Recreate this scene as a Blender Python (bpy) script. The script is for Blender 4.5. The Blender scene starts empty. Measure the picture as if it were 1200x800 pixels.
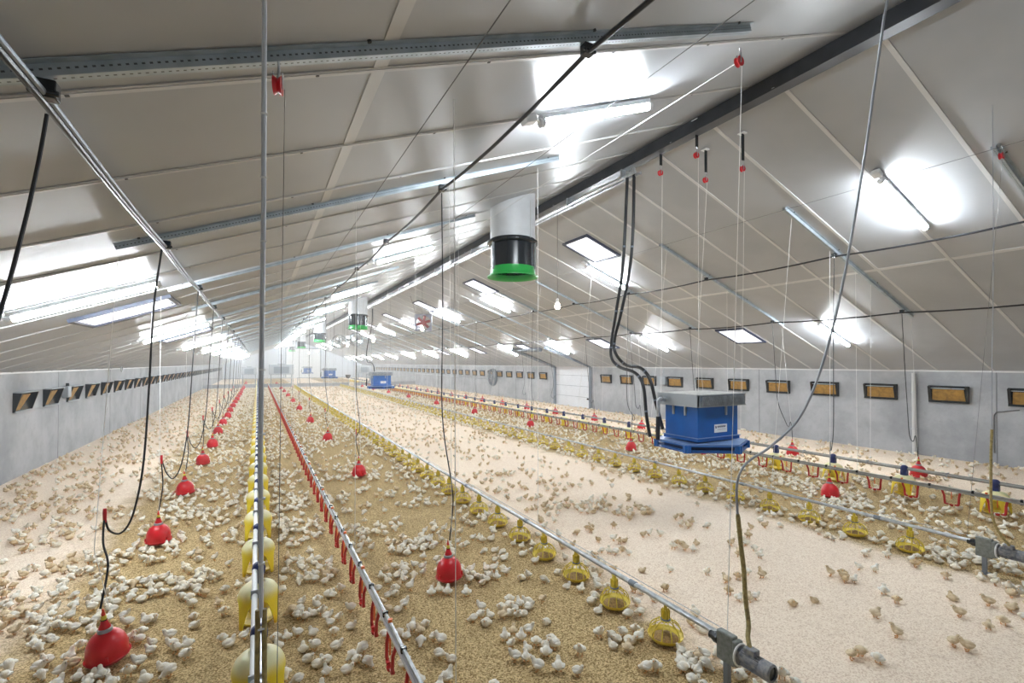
import bpy, bmesh, math, random
from mathutils import Vector, Matrix
random.seed(7)
C = bpy.context.scene
COL = C.collection
R = math.radians
PI = math.pi

# ------------------------------------------------------------------ camera, world, exposure
cam_d = bpy.data.cameras.new('camera')
cam = bpy.data.objects.new('camera', cam_d)
COL.objects.link(cam)
cam_d.sensor_width = 36.0
cam_d.lens = 560.0 / 1200 * 36
cam_d.shift_y = 18.28 / 1200
cam_d.clip_start = 0.05
cam_d.clip_end = 300
cam.location = (0, 0, 2.5)
cam.rotation_euler = (R(90) + 0.012, 0, -R(28.0176))
C.camera = cam
W = bpy.data.worlds.new('world')
C.world = W
W.use_nodes = True
W.node_tree.nodes['Background'].inputs[0].default_value = (0.75, 0.85, 1.0, 1)
W.node_tree.nodes['Background'].inputs[1].default_value = 0.6
C.view_settings.view_transform = 'Standard'
C.view_settings.look = 'None'
C.view_settings.gamma = 1
C.view_settings.use_curve_mapping = False
C.view_settings.exposure = 0.95
cy = C.cycles
cy.use_denoising = True
cy.max_bounces = 8
cy.diffuse_bounces = 5
cy.glossy_bounces = 3
cy.transmission_bounces = 3
cy.volume_bounces = 1
cy.sample_clamp_indirect = 6.0
cy.caustics_reflective = False
cy.caustics_refractive = False
TUBE_POWER = 150.0        # emission of the fluorescent tubes
TUBE_COLOR = (0.88, 0.95, 1.0)
SKYLIGHT_POWER = 0.9
BULB_POWER = 30.0
HAZE = 0.0085

# barn dimensions (metres); the axis runs along Y
XL, XR, XC = -4.62, 15.92, 5.65
EZ, RZ, T = 2.29, 6.09, 0.37
Y0, Y1 = -4.0, 85.0
SL = math.atan(T)
def roof(x):
    return EZ + T * (x - XL) if x < XC else EZ + T * (XR - x)

# ------------------------------------------------------------------ materials
MATS = {}
def mat(name, col, rough=0.6, metal=0.0, noise=0.0, nscale=20.0, bump=0.0, bscale=80.0, emit=0.0, ecol=None,
        spec=0.5, col2=None, sss=0.0, trans=0.0, alpha=None):
    if name in MATS:
        return MATS[name]
    m = bpy.data.materials.new(name)
    m.use_nodes = True
    nt = m.node_tree
    b = nt.nodes['Principled BSDF']
    b.inputs['Base Color'].default_value = (*col, 1)
    b.inputs['Roughness'].default_value = rough
    b.inputs['Metallic'].default_value = metal
    b.inputs['Specular IOR Level'].default_value = spec
    if noise or bump:
        tc = nt.nodes.new('ShaderNodeTexCoord')
    if noise:
        n = nt.nodes.new('ShaderNodeTexNoise')
        n.inputs['Scale'].default_value = nscale
        n.inputs['Detail'].default_value = 4
        nt.links.new(tc.outputs['Object'], n.inputs['Vector'])
        mx = nt.nodes.new('ShaderNodeMix')
        mx.data_type = 'RGBA'
        c2 = col2 if col2 else tuple(max(0, c * (1 - noise)) for c in col)
        c1 = col if col2 else tuple(min(1, c * (1 + noise * 0.5)) for c in col)
        mx.inputs[6].default_value = (*c1, 1)
        mx.inputs[7].default_value = (*c2, 1)
        rp = nt.nodes.new('ShaderNodeValToRGB')
        rp.color_ramp.elements[0].position = 0.35
        rp.color_ramp.elements[1].position = 0.7
        nt.links.new(n.outputs['Fac'], rp.inputs['Fac'])
        nt.links.new(rp.outputs['Color'], mx.inputs[0])
        nt.links.new(mx.outputs[2], b.inputs['Base Color'])
    if bump:
        n2 = nt.nodes.new('ShaderNodeTexNoise')
        n2.inputs['Scale'].default_value = bscale
        n2.inputs['Detail'].default_value = 3
        nt.links.new(tc.outputs['Object'], n2.inputs['Vector'])
        bp = nt.nodes.new('ShaderNodeBump')
        bp.inputs['Strength'].default_value = bump
        bp.inputs['Distance'].default_value = 0.01
        nt.links.new(n2.outputs['Fac'], bp.inputs['Height'])
        nt.links.new(bp.outputs['Normal'], b.inputs['Normal'])
    if emit:
        b.inputs['Emission Color'].default_value = (*(ecol or col), 1)
        b.inputs['Emission Strength'].default_value = emit
    MATS[name] = m
    return m

def node(nt, kind, **kw):
    n = nt.nodes.new(kind)
    for k, v in kw.items():
        setattr(n, k, v)
    return n

def math_node(nt, op, a, b=None, c=None):
    n = nt.nodes.new('ShaderNodeMath')
    n.operation = op
    for i, v in enumerate((a, b, c)):
        if v is None:
            continue
        if isinstance(v, (int, float)):
            n.inputs[i].default_value = v
        else:
            nt.links.new(v, n.inputs[i])
    return n.outputs[0]

def mix_rgb(nt, fac, a, b, blend='MIX'):
    n = nt.nodes.new('ShaderNodeMix')
    n.data_type = 'RGBA'
    n.blend_type = blend
    if isinstance(fac, (int, float)):
        n.inputs[0].default_value = fac
    else:
        nt.links.new(fac, n.inputs[0])
    for i, v in ((6, a), (7, b)):
        if isinstance(v, tuple):
            n.inputs[i].default_value = (*v, 1)
        else:
            nt.links.new(v, n.inputs[i])
    return n.outputs[2]

def noise_tex(nt, vec, scale, detail=3, rough=0.5):
    n = nt.nodes.new('ShaderNodeTexNoise')
    n.inputs['Scale'].default_value = scale
    n.inputs['Detail'].default_value = detail
    n.inputs['Roughness'].default_value = rough
    nt.links.new(vec, n.inputs['Vector'])
    return n.outputs['Fac']

def smooth(nt, x, lo, hi):
    n = nt.nodes.new('ShaderNodeMapRange')
    n.interpolation_type = 'SMOOTHSTEP'
    nt.links.new(x, n.inputs[0])
    n.inputs[1].default_value = lo
    n.inputs[2].default_value = hi
    return n.outputs[0]

def litter_material():
    """chopped straw and shavings: pale shavings in the walkways, brown litter under the feed and drinker lines"""
    m = bpy.data.materials.new('litter')
    m.use_nodes = True
    nt = m.node_tree
    b = nt.nodes['Principled BSDF']
    b.inputs['Roughness'].default_value = 0.95
    b.inputs['Specular IOR Level'].default_value = 0.15
    tc = node(nt, 'ShaderNodeTexCoord')
    P = tc.outputs['Object']
    sx = node(nt, 'ShaderNodeSeparateXYZ')
    nt.links.new(P, sx.inputs[0])
    wob = noise_tex(nt, P, 1.1, 5, 0.65)
    w2 = noise_tex(nt, P, 0.25, 2)
    x = math_node(nt, 'ADD', sx.outputs[0], math_node(nt, 'MULTIPLY', math_node(nt, 'SUBTRACT', wob, 0.5), 1.3))
    x = math_node(nt, 'ADD', x, math_node(nt, 'MULTIPLY', math_node(nt, 'SUBTRACT', w2, 0.5), 0.5))
    bandA = math_node(nt, 'MULTIPLY', smooth(nt, x, -2.35, -1.6), math_node(nt, 'SUBTRACT', 1.0, smooth(nt, x, 3.25, 3.75)))
    bandB = math_node(nt, 'MULTIPLY', smooth(nt, x, 7.1, 7.6), math_node(nt, 'SUBTRACT', 1.0, smooth(nt, x, 11.7, 12.5)))
    band = math_node(nt, 'MAXIMUM', bandA, bandB)
    # chips
    mp = node(nt, 'ShaderNodeMapping')
    nt.links.new(P, mp.inputs['Vector'])
    mp.inputs['Scale'].default_value = (1, 1, 1)
    vo = node(nt, 'ShaderNodeTexVoronoi')
    vo.inputs['Scale'].default_value = 95
    nt.links.new(mp.outputs[0], vo.inputs['Vector'])
    bw = node(nt, 'ShaderNodeSeparateColor')
    nt.links.new(vo.outputs['Color'], bw.inputs[0])
    chip = bw.outputs[0]
    fine = noise_tex(nt, P, 38, 4, 0.7)
    mid = noise_tex(nt, P, 5, 4, 0.6)
    grain = math_node(nt, 'ADD', math_node(nt, 'MULTIPLY', chip, 0.5), math_node(nt, 'MULTIPLY', fine, 0.5))
    tan_d, tan_l = (0.22, 0.14, 0.052), (0.70, 0.53, 0.285)
    pal_d, pal_l = (0.70, 0.53, 0.385), (0.97, 0.83, 0.68)
    g1 = smooth(nt, grain, 0.25, 0.75)
    tan = mix_rgb(nt, g1, tan_d, tan_l)
    tan = mix_rgb(nt, math_node(nt, 'MULTIPLY', smooth(nt, mid, 0.5, 0.75), 0.35), tan, (0.34, 0.24, 0.11))
    pale = mix_rgb(nt, smooth(nt, grain, 0.15, 0.62), pal_d, pal_l)
    pale = mix_rgb(nt, math_node(nt, 'MULTIPLY', smooth(nt, mid, 0.55, 0.8), 0.4), pale, (0.55, 0.40, 0.28))
    col = mix_rgb(nt, band, pale, tan)
    nt.links.new(col, b.inputs['Base Color'])
    bp = node(nt, 'ShaderNodeBump')
    bp.inputs['Strength'].default_value = 0.55
    bp.inputs['Distance'].default_value = 0.02
    nt.links.new(math_node(nt, 'ADD', grain, math_node(nt, 'MULTIPLY', mid, 1.5)), bp.inputs['Height'])
    nt.links.new(bp.outputs['Normal'], b.inputs['Normal'])
    return m

def panel_material():
    """ribbed, semi-gloss white roof sandwich panels; fine ribs run up the slope and smear reflections along the barn"""
    m = bpy.data.materials.new('roof_panel')
    m.use_nodes = True
    nt = m.node_tree
    b = nt.nodes['Principled BSDF']
    tc = node(nt, 'ShaderNodeTexCoord')
    P = tc.outputs['Object']
    big = noise_tex(nt, P, 0.7, 4, 0.6)
    col = mix_rgb(nt, smooth(nt, big, 0.35, 0.7), (0.415, 0.43, 0.455), (0.36, 0.375, 0.40))
    nt.links.new(col, b.inputs['Base Color'])
    b.inputs['Roughness'].default_value = 0.36
    b.inputs['Specular IOR Level'].default_value = 0.75
    b.inputs['Anisotropic'].default_value = 0.75
    tg = node(nt, 'ShaderNodeCombineXYZ')
    tg.inputs[1].default_value = 1.0
    nt.links.new(tg.outputs[0], b.inputs['Tangent'])
    fine = noise_tex(nt, P, 55, 3, 0.6)
    bp = node(nt, 'ShaderNodeBump')
    bp.inputs['Strength'].default_value = 0.12
    bp.inputs['Distance'].default_value = 0.004
    nt.links.new(fine, bp.inputs['Height'])
    nt.links.new(bp.outputs['Normal'], b.inputs['Normal'])
    return m

def concrete_material():
    m = bpy.data.materials.new('concrete')
    m.use_nodes = True
    nt = m.node_tree
    b = nt.nodes['Principled BSDF']
    b.inputs['Roughness'].default_value = 0.75
    tc = node(nt, 'ShaderNodeTexCoord')
    P = tc.outputs['Object']
    a = noise_tex(nt, P, 0.9, 6, 0.65)
    c = noise_tex(nt, P, 7, 5, 0.6)
    col = mix_rgb(nt, smooth(nt, a, 0.3, 0.72), (0.45, 0.46, 0.48), (0.30, 0.31, 0.33))
    col = mix_rgb(nt, math_node(nt, 'MULTIPLY', smooth(nt, c, 0.5, 0.8), 0.35), col, (0.24, 0.24, 0.25))
    nt.links.new(col, b.inputs['Base Color'])
    return m

def slotted_material():
    """galvanised sheet with a row of punched slots every 5 cm along local x"""
    m = bpy.data.materials.new('slotted_steel')
    m.use_nodes = True
    nt = m.node_tree
    b = nt.nodes['Principled BSDF']
    b.inputs['Metallic'].default_value = 0.55
    b.inputs['Roughness'].default_value = 0.42
    tc = node(nt, 'ShaderNodeTexCoord')
    s = node(nt, 'ShaderNodeSeparateXYZ')
    nt.links.new(tc.outputs['Object'], s.inputs[0])
    fx = math_node(nt, 'FRACT', math_node(nt, 'MULTIPLY', s.outputs[0], 34))
    inx = math_node(nt, 'MULTIPLY', math_node(nt, 'GREATER_THAN', fx, 0.3), math_node(nt, 'LESS_THAN', fx, 0.72))
    zz = math_node(nt, 'LESS_THAN', math_node(nt, 'ABSOLUTE', math_node(nt, 'ADD', s.outputs[2], 0.03)), 0.004)
    yy = math_node(nt, 'LESS_THAN', math_node(nt, 'ABSOLUTE', math_node(nt, 'ADD', s.outputs[1], 0.0)), 0.0045)
    slot = math_node(nt, 'MULTIPLY', inx, math_node(nt, 'MAXIMUM', zz, yy))
    base = mix_rgb(nt, smooth(nt, noise_tex(nt, tc.outputs['Object'], 9, 3), 0.35, 0.7), (0.46, 0.52, 0.57), (0.36, 0.42, 0.46))
    nt.links.new(mix_rgb(nt, slot, base, (0.10, 0.11, 0.12)), b.inputs['Base Color'])
    return m

def hood_material():
    """translucent yellow plastic that turns cream-pale towards the top"""
    m = bpy.data.materials.new('pale_top_yellow_plastic')
    m.use_nodes = True
    nt = m.node_tree
    b = nt.nodes['Principled BSDF']
    b.inputs['Roughness'].default_value = 0.45
    b.inputs['Subsurface Weight'].default_value = 0.15
    tc = node(nt, 'ShaderNodeTexCoord')
    s = node(nt, 'ShaderNodeSeparateXYZ')
    nt.links.new(tc.outputs['Object'], s.inputs[0])
    n = noise_tex(nt, tc.outputs['Object'], 12, 3)
    z = math_node(nt, 'ADD', s.outputs[2], math_node(nt, 'MULTIPLY', math_node(nt, 'SUBTRACT', n, 0.5), 0.06))
    pale_top = smooth(nt, z, 0.235, 0.345)
    nt.links.new(mix_rgb(nt, pale_top, (0.90, 0.66, 0.03), (0.88, 0.79, 0.46)), b.inputs['Base Color'])
    return m

LITTER, PANEL, CONC, SLOT, HOOD = litter_material(), panel_material(), concrete_material(), slotted_material(), hood_material()
SEAM = mat('white_joint_strip', (0.64, 0.64, 0.64), 0.4)
SEAM_G = mat('grey_joint_strip', (0.56, 0.56, 0.56), 0.45)
SCREW = mat('dark_screw', (0.08, 0.08, 0.08), 0.5, 0.5)
JOINT = mat('wall_joint', (0.20, 0.205, 0.215), 0.8)
RIDGE = mat('dark_beam_steel', (0.055, 0.058, 0.065), 0.30, 0.35, noise=0.3, nscale=3)
GALV = mat('galvanised_steel', (0.50, 0.53, 0.56), 0.35, 0.75, noise=0.25, nscale=14)
STEEL = mat('blue_grey_steel', (0.22, 0.25, 0.29), 0.45, 0.45)
BLACK = mat('black_rubber', (0.012, 0.013, 0.017), 0.35, noise=0.2, nscale=30)
BLACKP = mat('black_plastic', (0.010, 0.014, 0.018), 0.22)
GREEN = mat('green_plastic', (0.02, 0.42, 0.07), 0.35)
WHITEP = mat('white_plastic', (0.80, 0.81, 0.82), 0.35)
CHIM = mat('white_duct', (0.70, 0.72, 0.75), 0.38, noise=0.08, nscale=4)
RED = mat('red_plastic', (0.62, 0.010, 0.018), 0.32, noise=0.12, nscale=9)
RED2 = mat('red_nipple_plastic', (0.46, 0.018, 0.015), 0.38)
ORANGE = mat('orange_plastic', (0.85, 0.18, 0.04), 0.4)
YELLOW = mat('yellow_plastic', (0.76, 0.59, 0.06), 0.4, noise=0.12, nscale=25)
BLUEC = mat('navy_plastic', (0.018, 0.03, 0.13), 0.35)
BLUE = mat('blue_lacquer', (0.005, 0.105, 0.40), 0.35, noise=0.12, nscale=5)
BLUEL = mat('pale_blue_sheet', (0.16, 0.27, 0.50), 0.4)
GREYBOX = mat('grey_sheet', (0.36, 0.39, 0.42), 0.4, 0.4)
GREYL = mat('grey_louvre', (0.16, 0.19, 0.23), 0.4, 0.4)
GEAR = mat('dusty_gear_housing', (0.20, 0.215, 0.20), 0.6, noise=0.25, nscale=30)
MOTOR = mat('dusty_motor_grey', (0.13, 0.14, 0.18), 0.5, noise=0.6, nscale=25, col2=(0.34, 0.33, 0.31))
TAPE = mat('tan_sleeve', (0.36, 0.28, 0.11), 0.7, noise=0.4, nscale=40)
CABLE = mat('grey_cable', (0.34, 0.36, 0.40), 0.42)
DULL = mat('dull_pipe', (0.30, 0.29, 0.265), 0.5, 0.3, noise=0.2, nscale=10)
LILAC = mat('pale_square_pipe', (0.66, 0.65, 0.70), 0.4)
CORD = mat('white_cord', (0.85, 0.85, 0.83), 0.7)
WIRE = mat('thin_dark_wire', (0.16, 0.16, 0.165), 0.5, 0.3)
OCHRE = mat('ochre_flap', (0.31, 0.16, 0.02), 0.55, noise=0.35, nscale=12)
DOORW = mat('door_panel_white', (0.70, 0.72, 0.76), 0.4, noise=0.05, nscale=2)
BACKW = mat('end_wall_panel', (0.62, 0.66, 0.72), 0.45)
FRAME = mat('skylight_frame', (0.035, 0.045, 0.085), 0.4)
TUBE = mat('tube_diffuser', (1, 1, 1), 0.4, emit=TUBE_POWER, ecol=TUBE_COLOR)
PANE = mat('skylight_pane', (0.9, 0.9, 1), 0.3, emit=SKYLIGHT_POWER, ecol=(0.92, 0.93, 1.0))
BULB = mat('bulb_glass', (1, 1, 1), 0.3, emit=BULB_POWER, ecol=(1.0, 0.80, 0.66))
FEED = mat('feed_meal', (0.33, 0.21, 0.08), 0.9, noise=0.4, nscale=60)
DOWN = mat('chick_down', (0.90, 0.865, 0.79), 0.85, noise=0.5, nscale=16, col2=(0.80, 0.69, 0.50), bump=0.5, bscale=120, spec=0.2)
DOWN_SHADE = mat('chick_shaded_down', (0.80, 0.66, 0.46), 0.85, noise=0.5, nscale=14, col2=(0.52, 0.36, 0.19), bump=0.5, bscale=120, spec=0.2)  # chick down with the shade of the sides painted in as tan
HORN = mat('chick_beak_legs', (0.70, 0.36, 0.12), 0.5)
EYE = mat('chick_eye', (0.01, 0.008, 0.006), 0.2)
PINKF = mat('fan_blade_red', (0.34, 0.10, 0.10), 0.4)

# ------------------------------------------------------------------ mesh builder
class MB:
    def __init__(self):
        self.v, self.f, self.mi, self.mats = [], [], [], []
    def slot(self, m):
        if m not in self.mats:
            self.mats.append(m)
        return self.mats.index(m)
    def add(self, verts, faces, m):
        o = len(self.v); k = self.slot(m)
        self.v += [tuple(p) for p in verts]
        for f in faces:
            self.f.append(tuple(i + o for i in f)); self.mi.append(k)
        return self
    def box(self, c, s, m, rot=None):
        hx, hy, hz = s[0] / 2, s[1] / 2, s[2] / 2
        vs = [Vector((x, y, z)) for x in (-hx, hx) for y in (-hy, hy) for z in (-hz, hz)]
        if rot is not None:
            vs = [rot @ p for p in vs]
        vs = [p + Vector(c) for p in vs]
        return self.add(vs, [(0, 1, 3, 2), (4, 6, 7, 5), (0, 4, 5, 1), (2, 3, 7, 6), (0, 2, 6, 4), (1, 5, 7, 3)], m)
    def tube(self, pts, r, m, n=8, cap=True, flat=1.0):
        pts = [Vector(p) for p in pts]
        N = len(pts)
        rs = r if isinstance(r, (list, tuple)) else [r] * N
        tang = []
        for i in range(N):
            t = pts[min(i + 1, N - 1)] - pts[max(i - 1, 0)]
            tang.append(t.normalized())
        ref = Vector((0, 0, 1)) if abs(tang[0].z) < 0.9 else Vector((0, 1, 0))
        u = (ref - tang[0] * ref.dot(tang[0])).normalized()
        vs = []
        for i in range(N):
            u = (u - tang[i] * u.dot(tang[i])).normalized()
            w = tang[i].cross(u)
            for k in range(n):
                a = 2 * PI * k / n
                vs.append(pts[i] + (u * math.cos(a) * flat + w * math.sin(a)) * rs[i])
        fs = []
        for i in range(N - 1):
            for k in range(n):
                a, b2 = i * n + k, i * n + (k + 1) % n
                fs.append((a, b2, b2 + n, a + n))
        if cap:
            fs.append(tuple(range(n - 1, -1, -1)))
            fs.append(tuple((N - 1) * n + k for k in range(n)))
        return self.add(vs, fs, m)
    def lathe(self, prof, m, c=(0, 0, 0), n=24, axis='Z', a0=0.0):
        vs, fs = [], []
        for (r, z) in prof:
            for k in range(n):
                a = a0 + 2 * PI * k / n
                p = (r * math.cos(a), r * math.sin(a), z)
                if axis == 'Y':
                    p = (p[0], p[2], p[1])
                elif axis == 'X':
                    p = (p[2], p[0], p[1])
                vs.append((p[0] + c[0], p[1] + c[1], p[2] + c[2]))
        for i in range(len(prof) - 1):
            for k in range(n):
                a, b2 = i * n + k, i * n + (k + 1) % n
                q = (a, b2, b2 + n, a + n)
                fs.append(q if axis in ('Z', 'X') else q[::-1])
        closed = prof[0] == prof[-1]
        if prof[0][0] > 1e-6 and not closed:
            q = tuple(range(n - 1, -1, -1)); fs.append(q if axis in ('Z', 'X') else q[::-1])
        if prof[-1][0] > 1e-6 and not closed:
            q = tuple((len(prof) - 1) * n + k for k in range(n)); fs.append(q if axis in ('Z', 'X') else q[::-1])
        return self.add(vs, fs, m)
    def ring(self, c, Rr, r, m, n=24, k=6, axis='Z'):
        vs, fs = [], []
        for i in range(n):
            a = 2 * PI * i / n
            for j in range(k):
                b = 2 * PI * j / k
                rad = Rr + r * math.cos(b)
                p = (rad * math.cos(a), rad * math.sin(a), r * math.sin(b))
                if axis == 'Y': p = (p[0], p[2], p[1])
                elif axis == 'X': p = (p[2], p[0], p[1])
                vs.append((p[0] + c[0], p[1] + c[1], p[2] + c[2]))
        for i in range(n):
            for j in range(k):
                fs.append((i * k + j, ((i + 1) % n) * k + j, ((i + 1) % n) * k + (j + 1) % k, i * k + (j + 1) % k))
        return self.add(vs, fs, m)
    def prism(self, poly, z0, z1, m):
        n = len(poly)
        vs = [(x, y, z0) for x, y in poly] + [(x, y, z1) for x, y in poly]
        fs = [tuple(range(n - 1, -1, -1)), tuple(range(n, 2 * n))]
        fs += [(i, (i + 1) % n, (i + 1) % n + n, i + n) for i in range(n)]
        return self.add(vs, fs, m)
    def join(self, other):
        for f, k in zip(other.f, other.mi):
            pass
        o = len(self.v)
        self.v += other.v
        for f, k in zip(other.f, other.mi):
            self.f.append(tuple(i + o for i in f)); self.mi.append(self.slot(other.mats[k]))
        return self
    def mesh(self, name, angle=40, smooth=True):
        me = bpy.data.meshes.new(name)
        me.from_pydata(self.v, [], self.f)
        for m in self.mats:
            me.materials.append(m)
        me.polygons.foreach_set('material_index', self.mi)
        me.polygons.foreach_set('use_smooth', [smooth] * len(self.f))
        bm = bmesh.new(); bm.from_mesh(me)
        if len(self.f) < 60000:
            bmesh.ops.recalc_face_normals(bm, faces=bm.faces)
        bm.to_mesh(me); bm.free()
        if smooth and angle:
            me.set_sharp_from_angle(angle=R(angle))
        me.update()
        return me
    def build(self, name, parent=None, bevel=0.0, angle=40, smooth=True):
        o = bpy.data.objects.new(name, self.mesh(name, angle, smooth))
        COL.objects.link(o)
        if parent is not None:
            o.parent = parent
        if bevel:
            b = o.modifiers.new('bevel', 'BEVEL')
            b.width = bevel; b.segments = 2; b.limit_method = 'ANGLE'; b.angle_limit = R(35)
        return o

def tag(o, label, cat, group=None, kind=None):
    o['label'] = label
    o['category'] = cat
    if group: o['group'] = group
    if kind: o['kind'] = kind
    return o
def thing(name, label, cat, loc=(0, 0, 0), rot=(0, 0, 0), group=None):
    o = bpy.data.objects.new(name, None)
    COL.objects.link(o)
    o.empty_display_size = 0.1
    o.location = loc; o.rotation_euler = rot
    return tag(o, label, cat, group)
def struct(o, label=None):
    o['kind'] = 'structure'
    if label: o['label'] = label
    return o
KIDS = {}
def dup(root, label, loc, rot=None, group=None):
    r = root.copy(); COL.objects.link(r)
    r.location = loc
    if rot is not None: r.rotation_euler = rot
    r['label'] = label
    if group: r['group'] = group
    for ch in root.children:
        c = ch.copy(); COL.objects.link(c); c.parent = r
        for g in ch.children:
            d = g.copy(); COL.objects.link(d); d.parent = c
    return r
ORD = ['first', 'second', 'third', 'fourth', 'fifth', 'sixth', 'seventh', 'eighth', 'ninth', 'tenth', 'eleventh', 'twelfth']
def smoothpath(pts, sub=6):
    """Catmull-Rom through the points"""
    P = [Vector(p) for p in pts]
    out = []
    for i in range(len(P) - 1):
        p0 = P[max(i - 1, 0)]; p1 = P[i]; p2 = P[i + 1]; p3 = P[min(i + 2, len(P) - 1)]
        for s in range(sub):
            t = s / sub
            out.append(0.5 * ((2 * p1) + (p2 - p0) * t + (2 * p0 - 5 * p1 + 4 * p2 - p3) * t * t + (3 * p1 - p0 - 3 * p2 + p3) * t ** 3))
    out.append(P[-1])
    return out

# ------------------------------------------------------------------ setting
fl = MB().add([(XL - .2, Y0, 0), (XR + .2, Y0, 0), (XR + .2, Y1 + .2, 0), (XL - .2, Y1 + .2, 0)], [(0, 1, 2, 3)], LITTER)
struct(fl.build('floor'))

def wall_side(name, x, sgn, gaps, joints):
    m = MB()
    th = 0.2
    ys = [Y0] + [g for gp in gaps for g in gp] + [Y1]
    for a, b in zip(ys[::2], ys[1::2]):
        m.box((x + sgn * th / 2, (a + b) / 2, EZ / 2), (th, b - a, EZ), CONC)
    for y in joints:
        m.box((x - sgn * 0.0, y, EZ / 2), (0.008, 0.022, EZ - 0.01), JOINT)
    return struct(m.build(name, smooth=False))
wall_side('wall_left', XL, -1, [], [11.7 + 5.0 * i for i in range(15)])
wall_side('wall_right', XR, 1, [(20.8, 24.35)], [4.75, 11.0, 17.6, 26.4, 29.4] + [34.5 + 5 * i for i in range(10)])
for nm, y in (('wall_back', Y1), ('wall_front', Y0)):
    m = MB()
    s = 0.1 if y > 0 else -0.1
    poly = [(XL, 0), (XR, 0), (XR, EZ), (XC, RZ), (XL, EZ)]
    vs = [(x, y, z) for x, z in poly] + [(x, y + 2 * s, z) for x, z in poly]
    m.add(vs, [(0, 1, 2, 3, 4), (9, 8, 7, 6, 5)] + [(i, (i + 1) % 5, (i + 1) % 5 + 5, i + 5) for i in range(5)], BACKW)
    for i in range(1, 17):
        x = XL + 1.2 * i
        if y > 0: m.box((x, y, roof(x) / 2), (0.02, 0.012, roof(x) - 0.05), SEAM_G)
    struct(m.build(nm, smooth=False))

# the ceiling: two pitched slopes of white panels with joint strips
ce = MB()
def slope_pt(x, y, off):
    """point OFF metres below the roof surface"""
    n = Vector((T, 0, -1)).normalized() if x < XC else Vector((-T, 0, -1)).normalized()
    return Vector((x, y, roof(x))) + n * off
def strip(m, x0, x1, y0, y1, off, th, mt):
    vs = []
    for o in (off - th, off):
        for x in (x0, x1):
            for y in (y0, y1):
                p = slope_pt((x0 + x1) / 2, 0, 0)
                nn = Vector((T, 0, -1)).normalized() if (x0 + x1) / 2 < XC else Vector((-T, 0, -1)).normalized()
                q = Vector((x, y, EZ + T * (x - XL) if (x0 + x1) / 2 < XC else EZ + T * (XR - x))) + nn * o
                vs.append(q)
    m.add(vs, [(0, 1, 3, 2), (4, 6, 7, 5), (0, 4, 5, 1), (2, 3, 7, 6), (0, 2, 6, 4), (1, 5, 7, 3)], mt)
strip(ce, XL - 0.05, XC, Y0, Y1, 0.0, 0.1, PANEL)
strip(ce, XC, XR + 0.05, Y0, Y1, 0.0, 0.1, PANEL)
ys = [2.83 + 1.103 * i for i in range(-4, 74)]
for y in ys:
    strip(ce, XL, XC - 0.1, y - 0.028, y + 0.028, 0.008, 0.007, SEAM_G)
    strip(ce, XL, XC - 0.1, y - 0.012, y - 0.004, 0.013, 0.005, SEAM)
    if y < 12:
        for k in range(9):
            x = XL + 0.7 + k * 1.05
            strip(ce, x - 0.008, x + 0.008, y - 0.008, y + 0.008, 0.016, 0.006, SCREW)
ys = [2.62 + 1.085 * i for i in range(-4, 76)]
for y in ys:
    strip(ce, XC + 0.1, XR, y - 0.026, y + 0.026, 0.010, 0.009, SEAM)
strip(ce, 0.58, 0.66, Y0, Y1, 0.006, 0.005, SEAM_G)
strip(ce, 10.47, 10.55, Y0, Y1, 0.006, 0.005, SEAM)
struct(ce.build('ceiling', smooth=False))

# ridge beam: dark steel I-section under the ridge
rb = MB()
for z, w, h in ((5.86, 0.17, 0.016), (6.095, 0.17, 0.016)):
    rb.box((XC, (Y0 + Y1) / 2, z), (w, Y1 - Y0, h), RIDGE)
rb.box((XC, (Y0 + Y1) / 2, 5.98), (0.014, Y1 - Y0, 0.22), RIDGE)
for i in range(50):
    y = 2 + i * 1.65
    rb.box((XC - 0.06, y, 5.874), (0.03, 0.03, 0.02), GALV)
struct(rb.build('trim_1', smooth=False))
for i, (x, s) in enumerate(((XL, 1), (XR, -1))):
    m = MB()
    m.box((x + s * 0.02, (Y0 + Y1) / 2, EZ + 0.0), (0.035, Y1 - Y0, 0.05), SEAM)
    struct(m.build('trim_%d' % (2 + i), smooth=False))

# wide sectional door in the right wall, with frame and tracks under the roof
door = bpy.data.objects.new('door_1', None); COL.objects.link(door); struct(door)
m = MB()
for i in range(4):
    m.box((XR + 0.06, 22.58, 0.30 + 0.595 * i), (0.05, 3.4, 0.585), DOORW)
for i in range(5):
    m.box((XR + 0.05, 22.58, 0.0 + 0.595 * i), (0.05, 3.4, 0.012), STEEL)
m.build('door_panel', door, smooth=False)
m = MB()
for y in (20.82, 24.33):
    m.box((XR - 0.03, y, 1.2), (0.16, 0.13, 2.4), STEEL)
m.box((XR - 0.03, 22.58, 2.40), (0.14, 3.6, 0.09), STEEL)
m.build('door_frame', door, smooth=False)
for y in (20.82, 24.33):
    mm = MB()
    a = Vector((XR - 0.06, y, 2.28)); b = Vector((12.95, y, roof(12.95) - 0.10))
    w = 0.10 if y > 22 else 0.06
    mm.tube([a, b], w, STEEL, 4)
    mm.build('door_track', door, smooth=False)
MB().box((XR - 0.0, 21.1, 0.52), (0.05, 0.16, 0.09), BLACKP).build('door_handle', door, 0.01)
MB().tube([(13.2, 24.1, 3.2), (13.2, 21.6, 3.2)], 0.12, STEEL, 12).build('spring_shaft', door)
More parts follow.
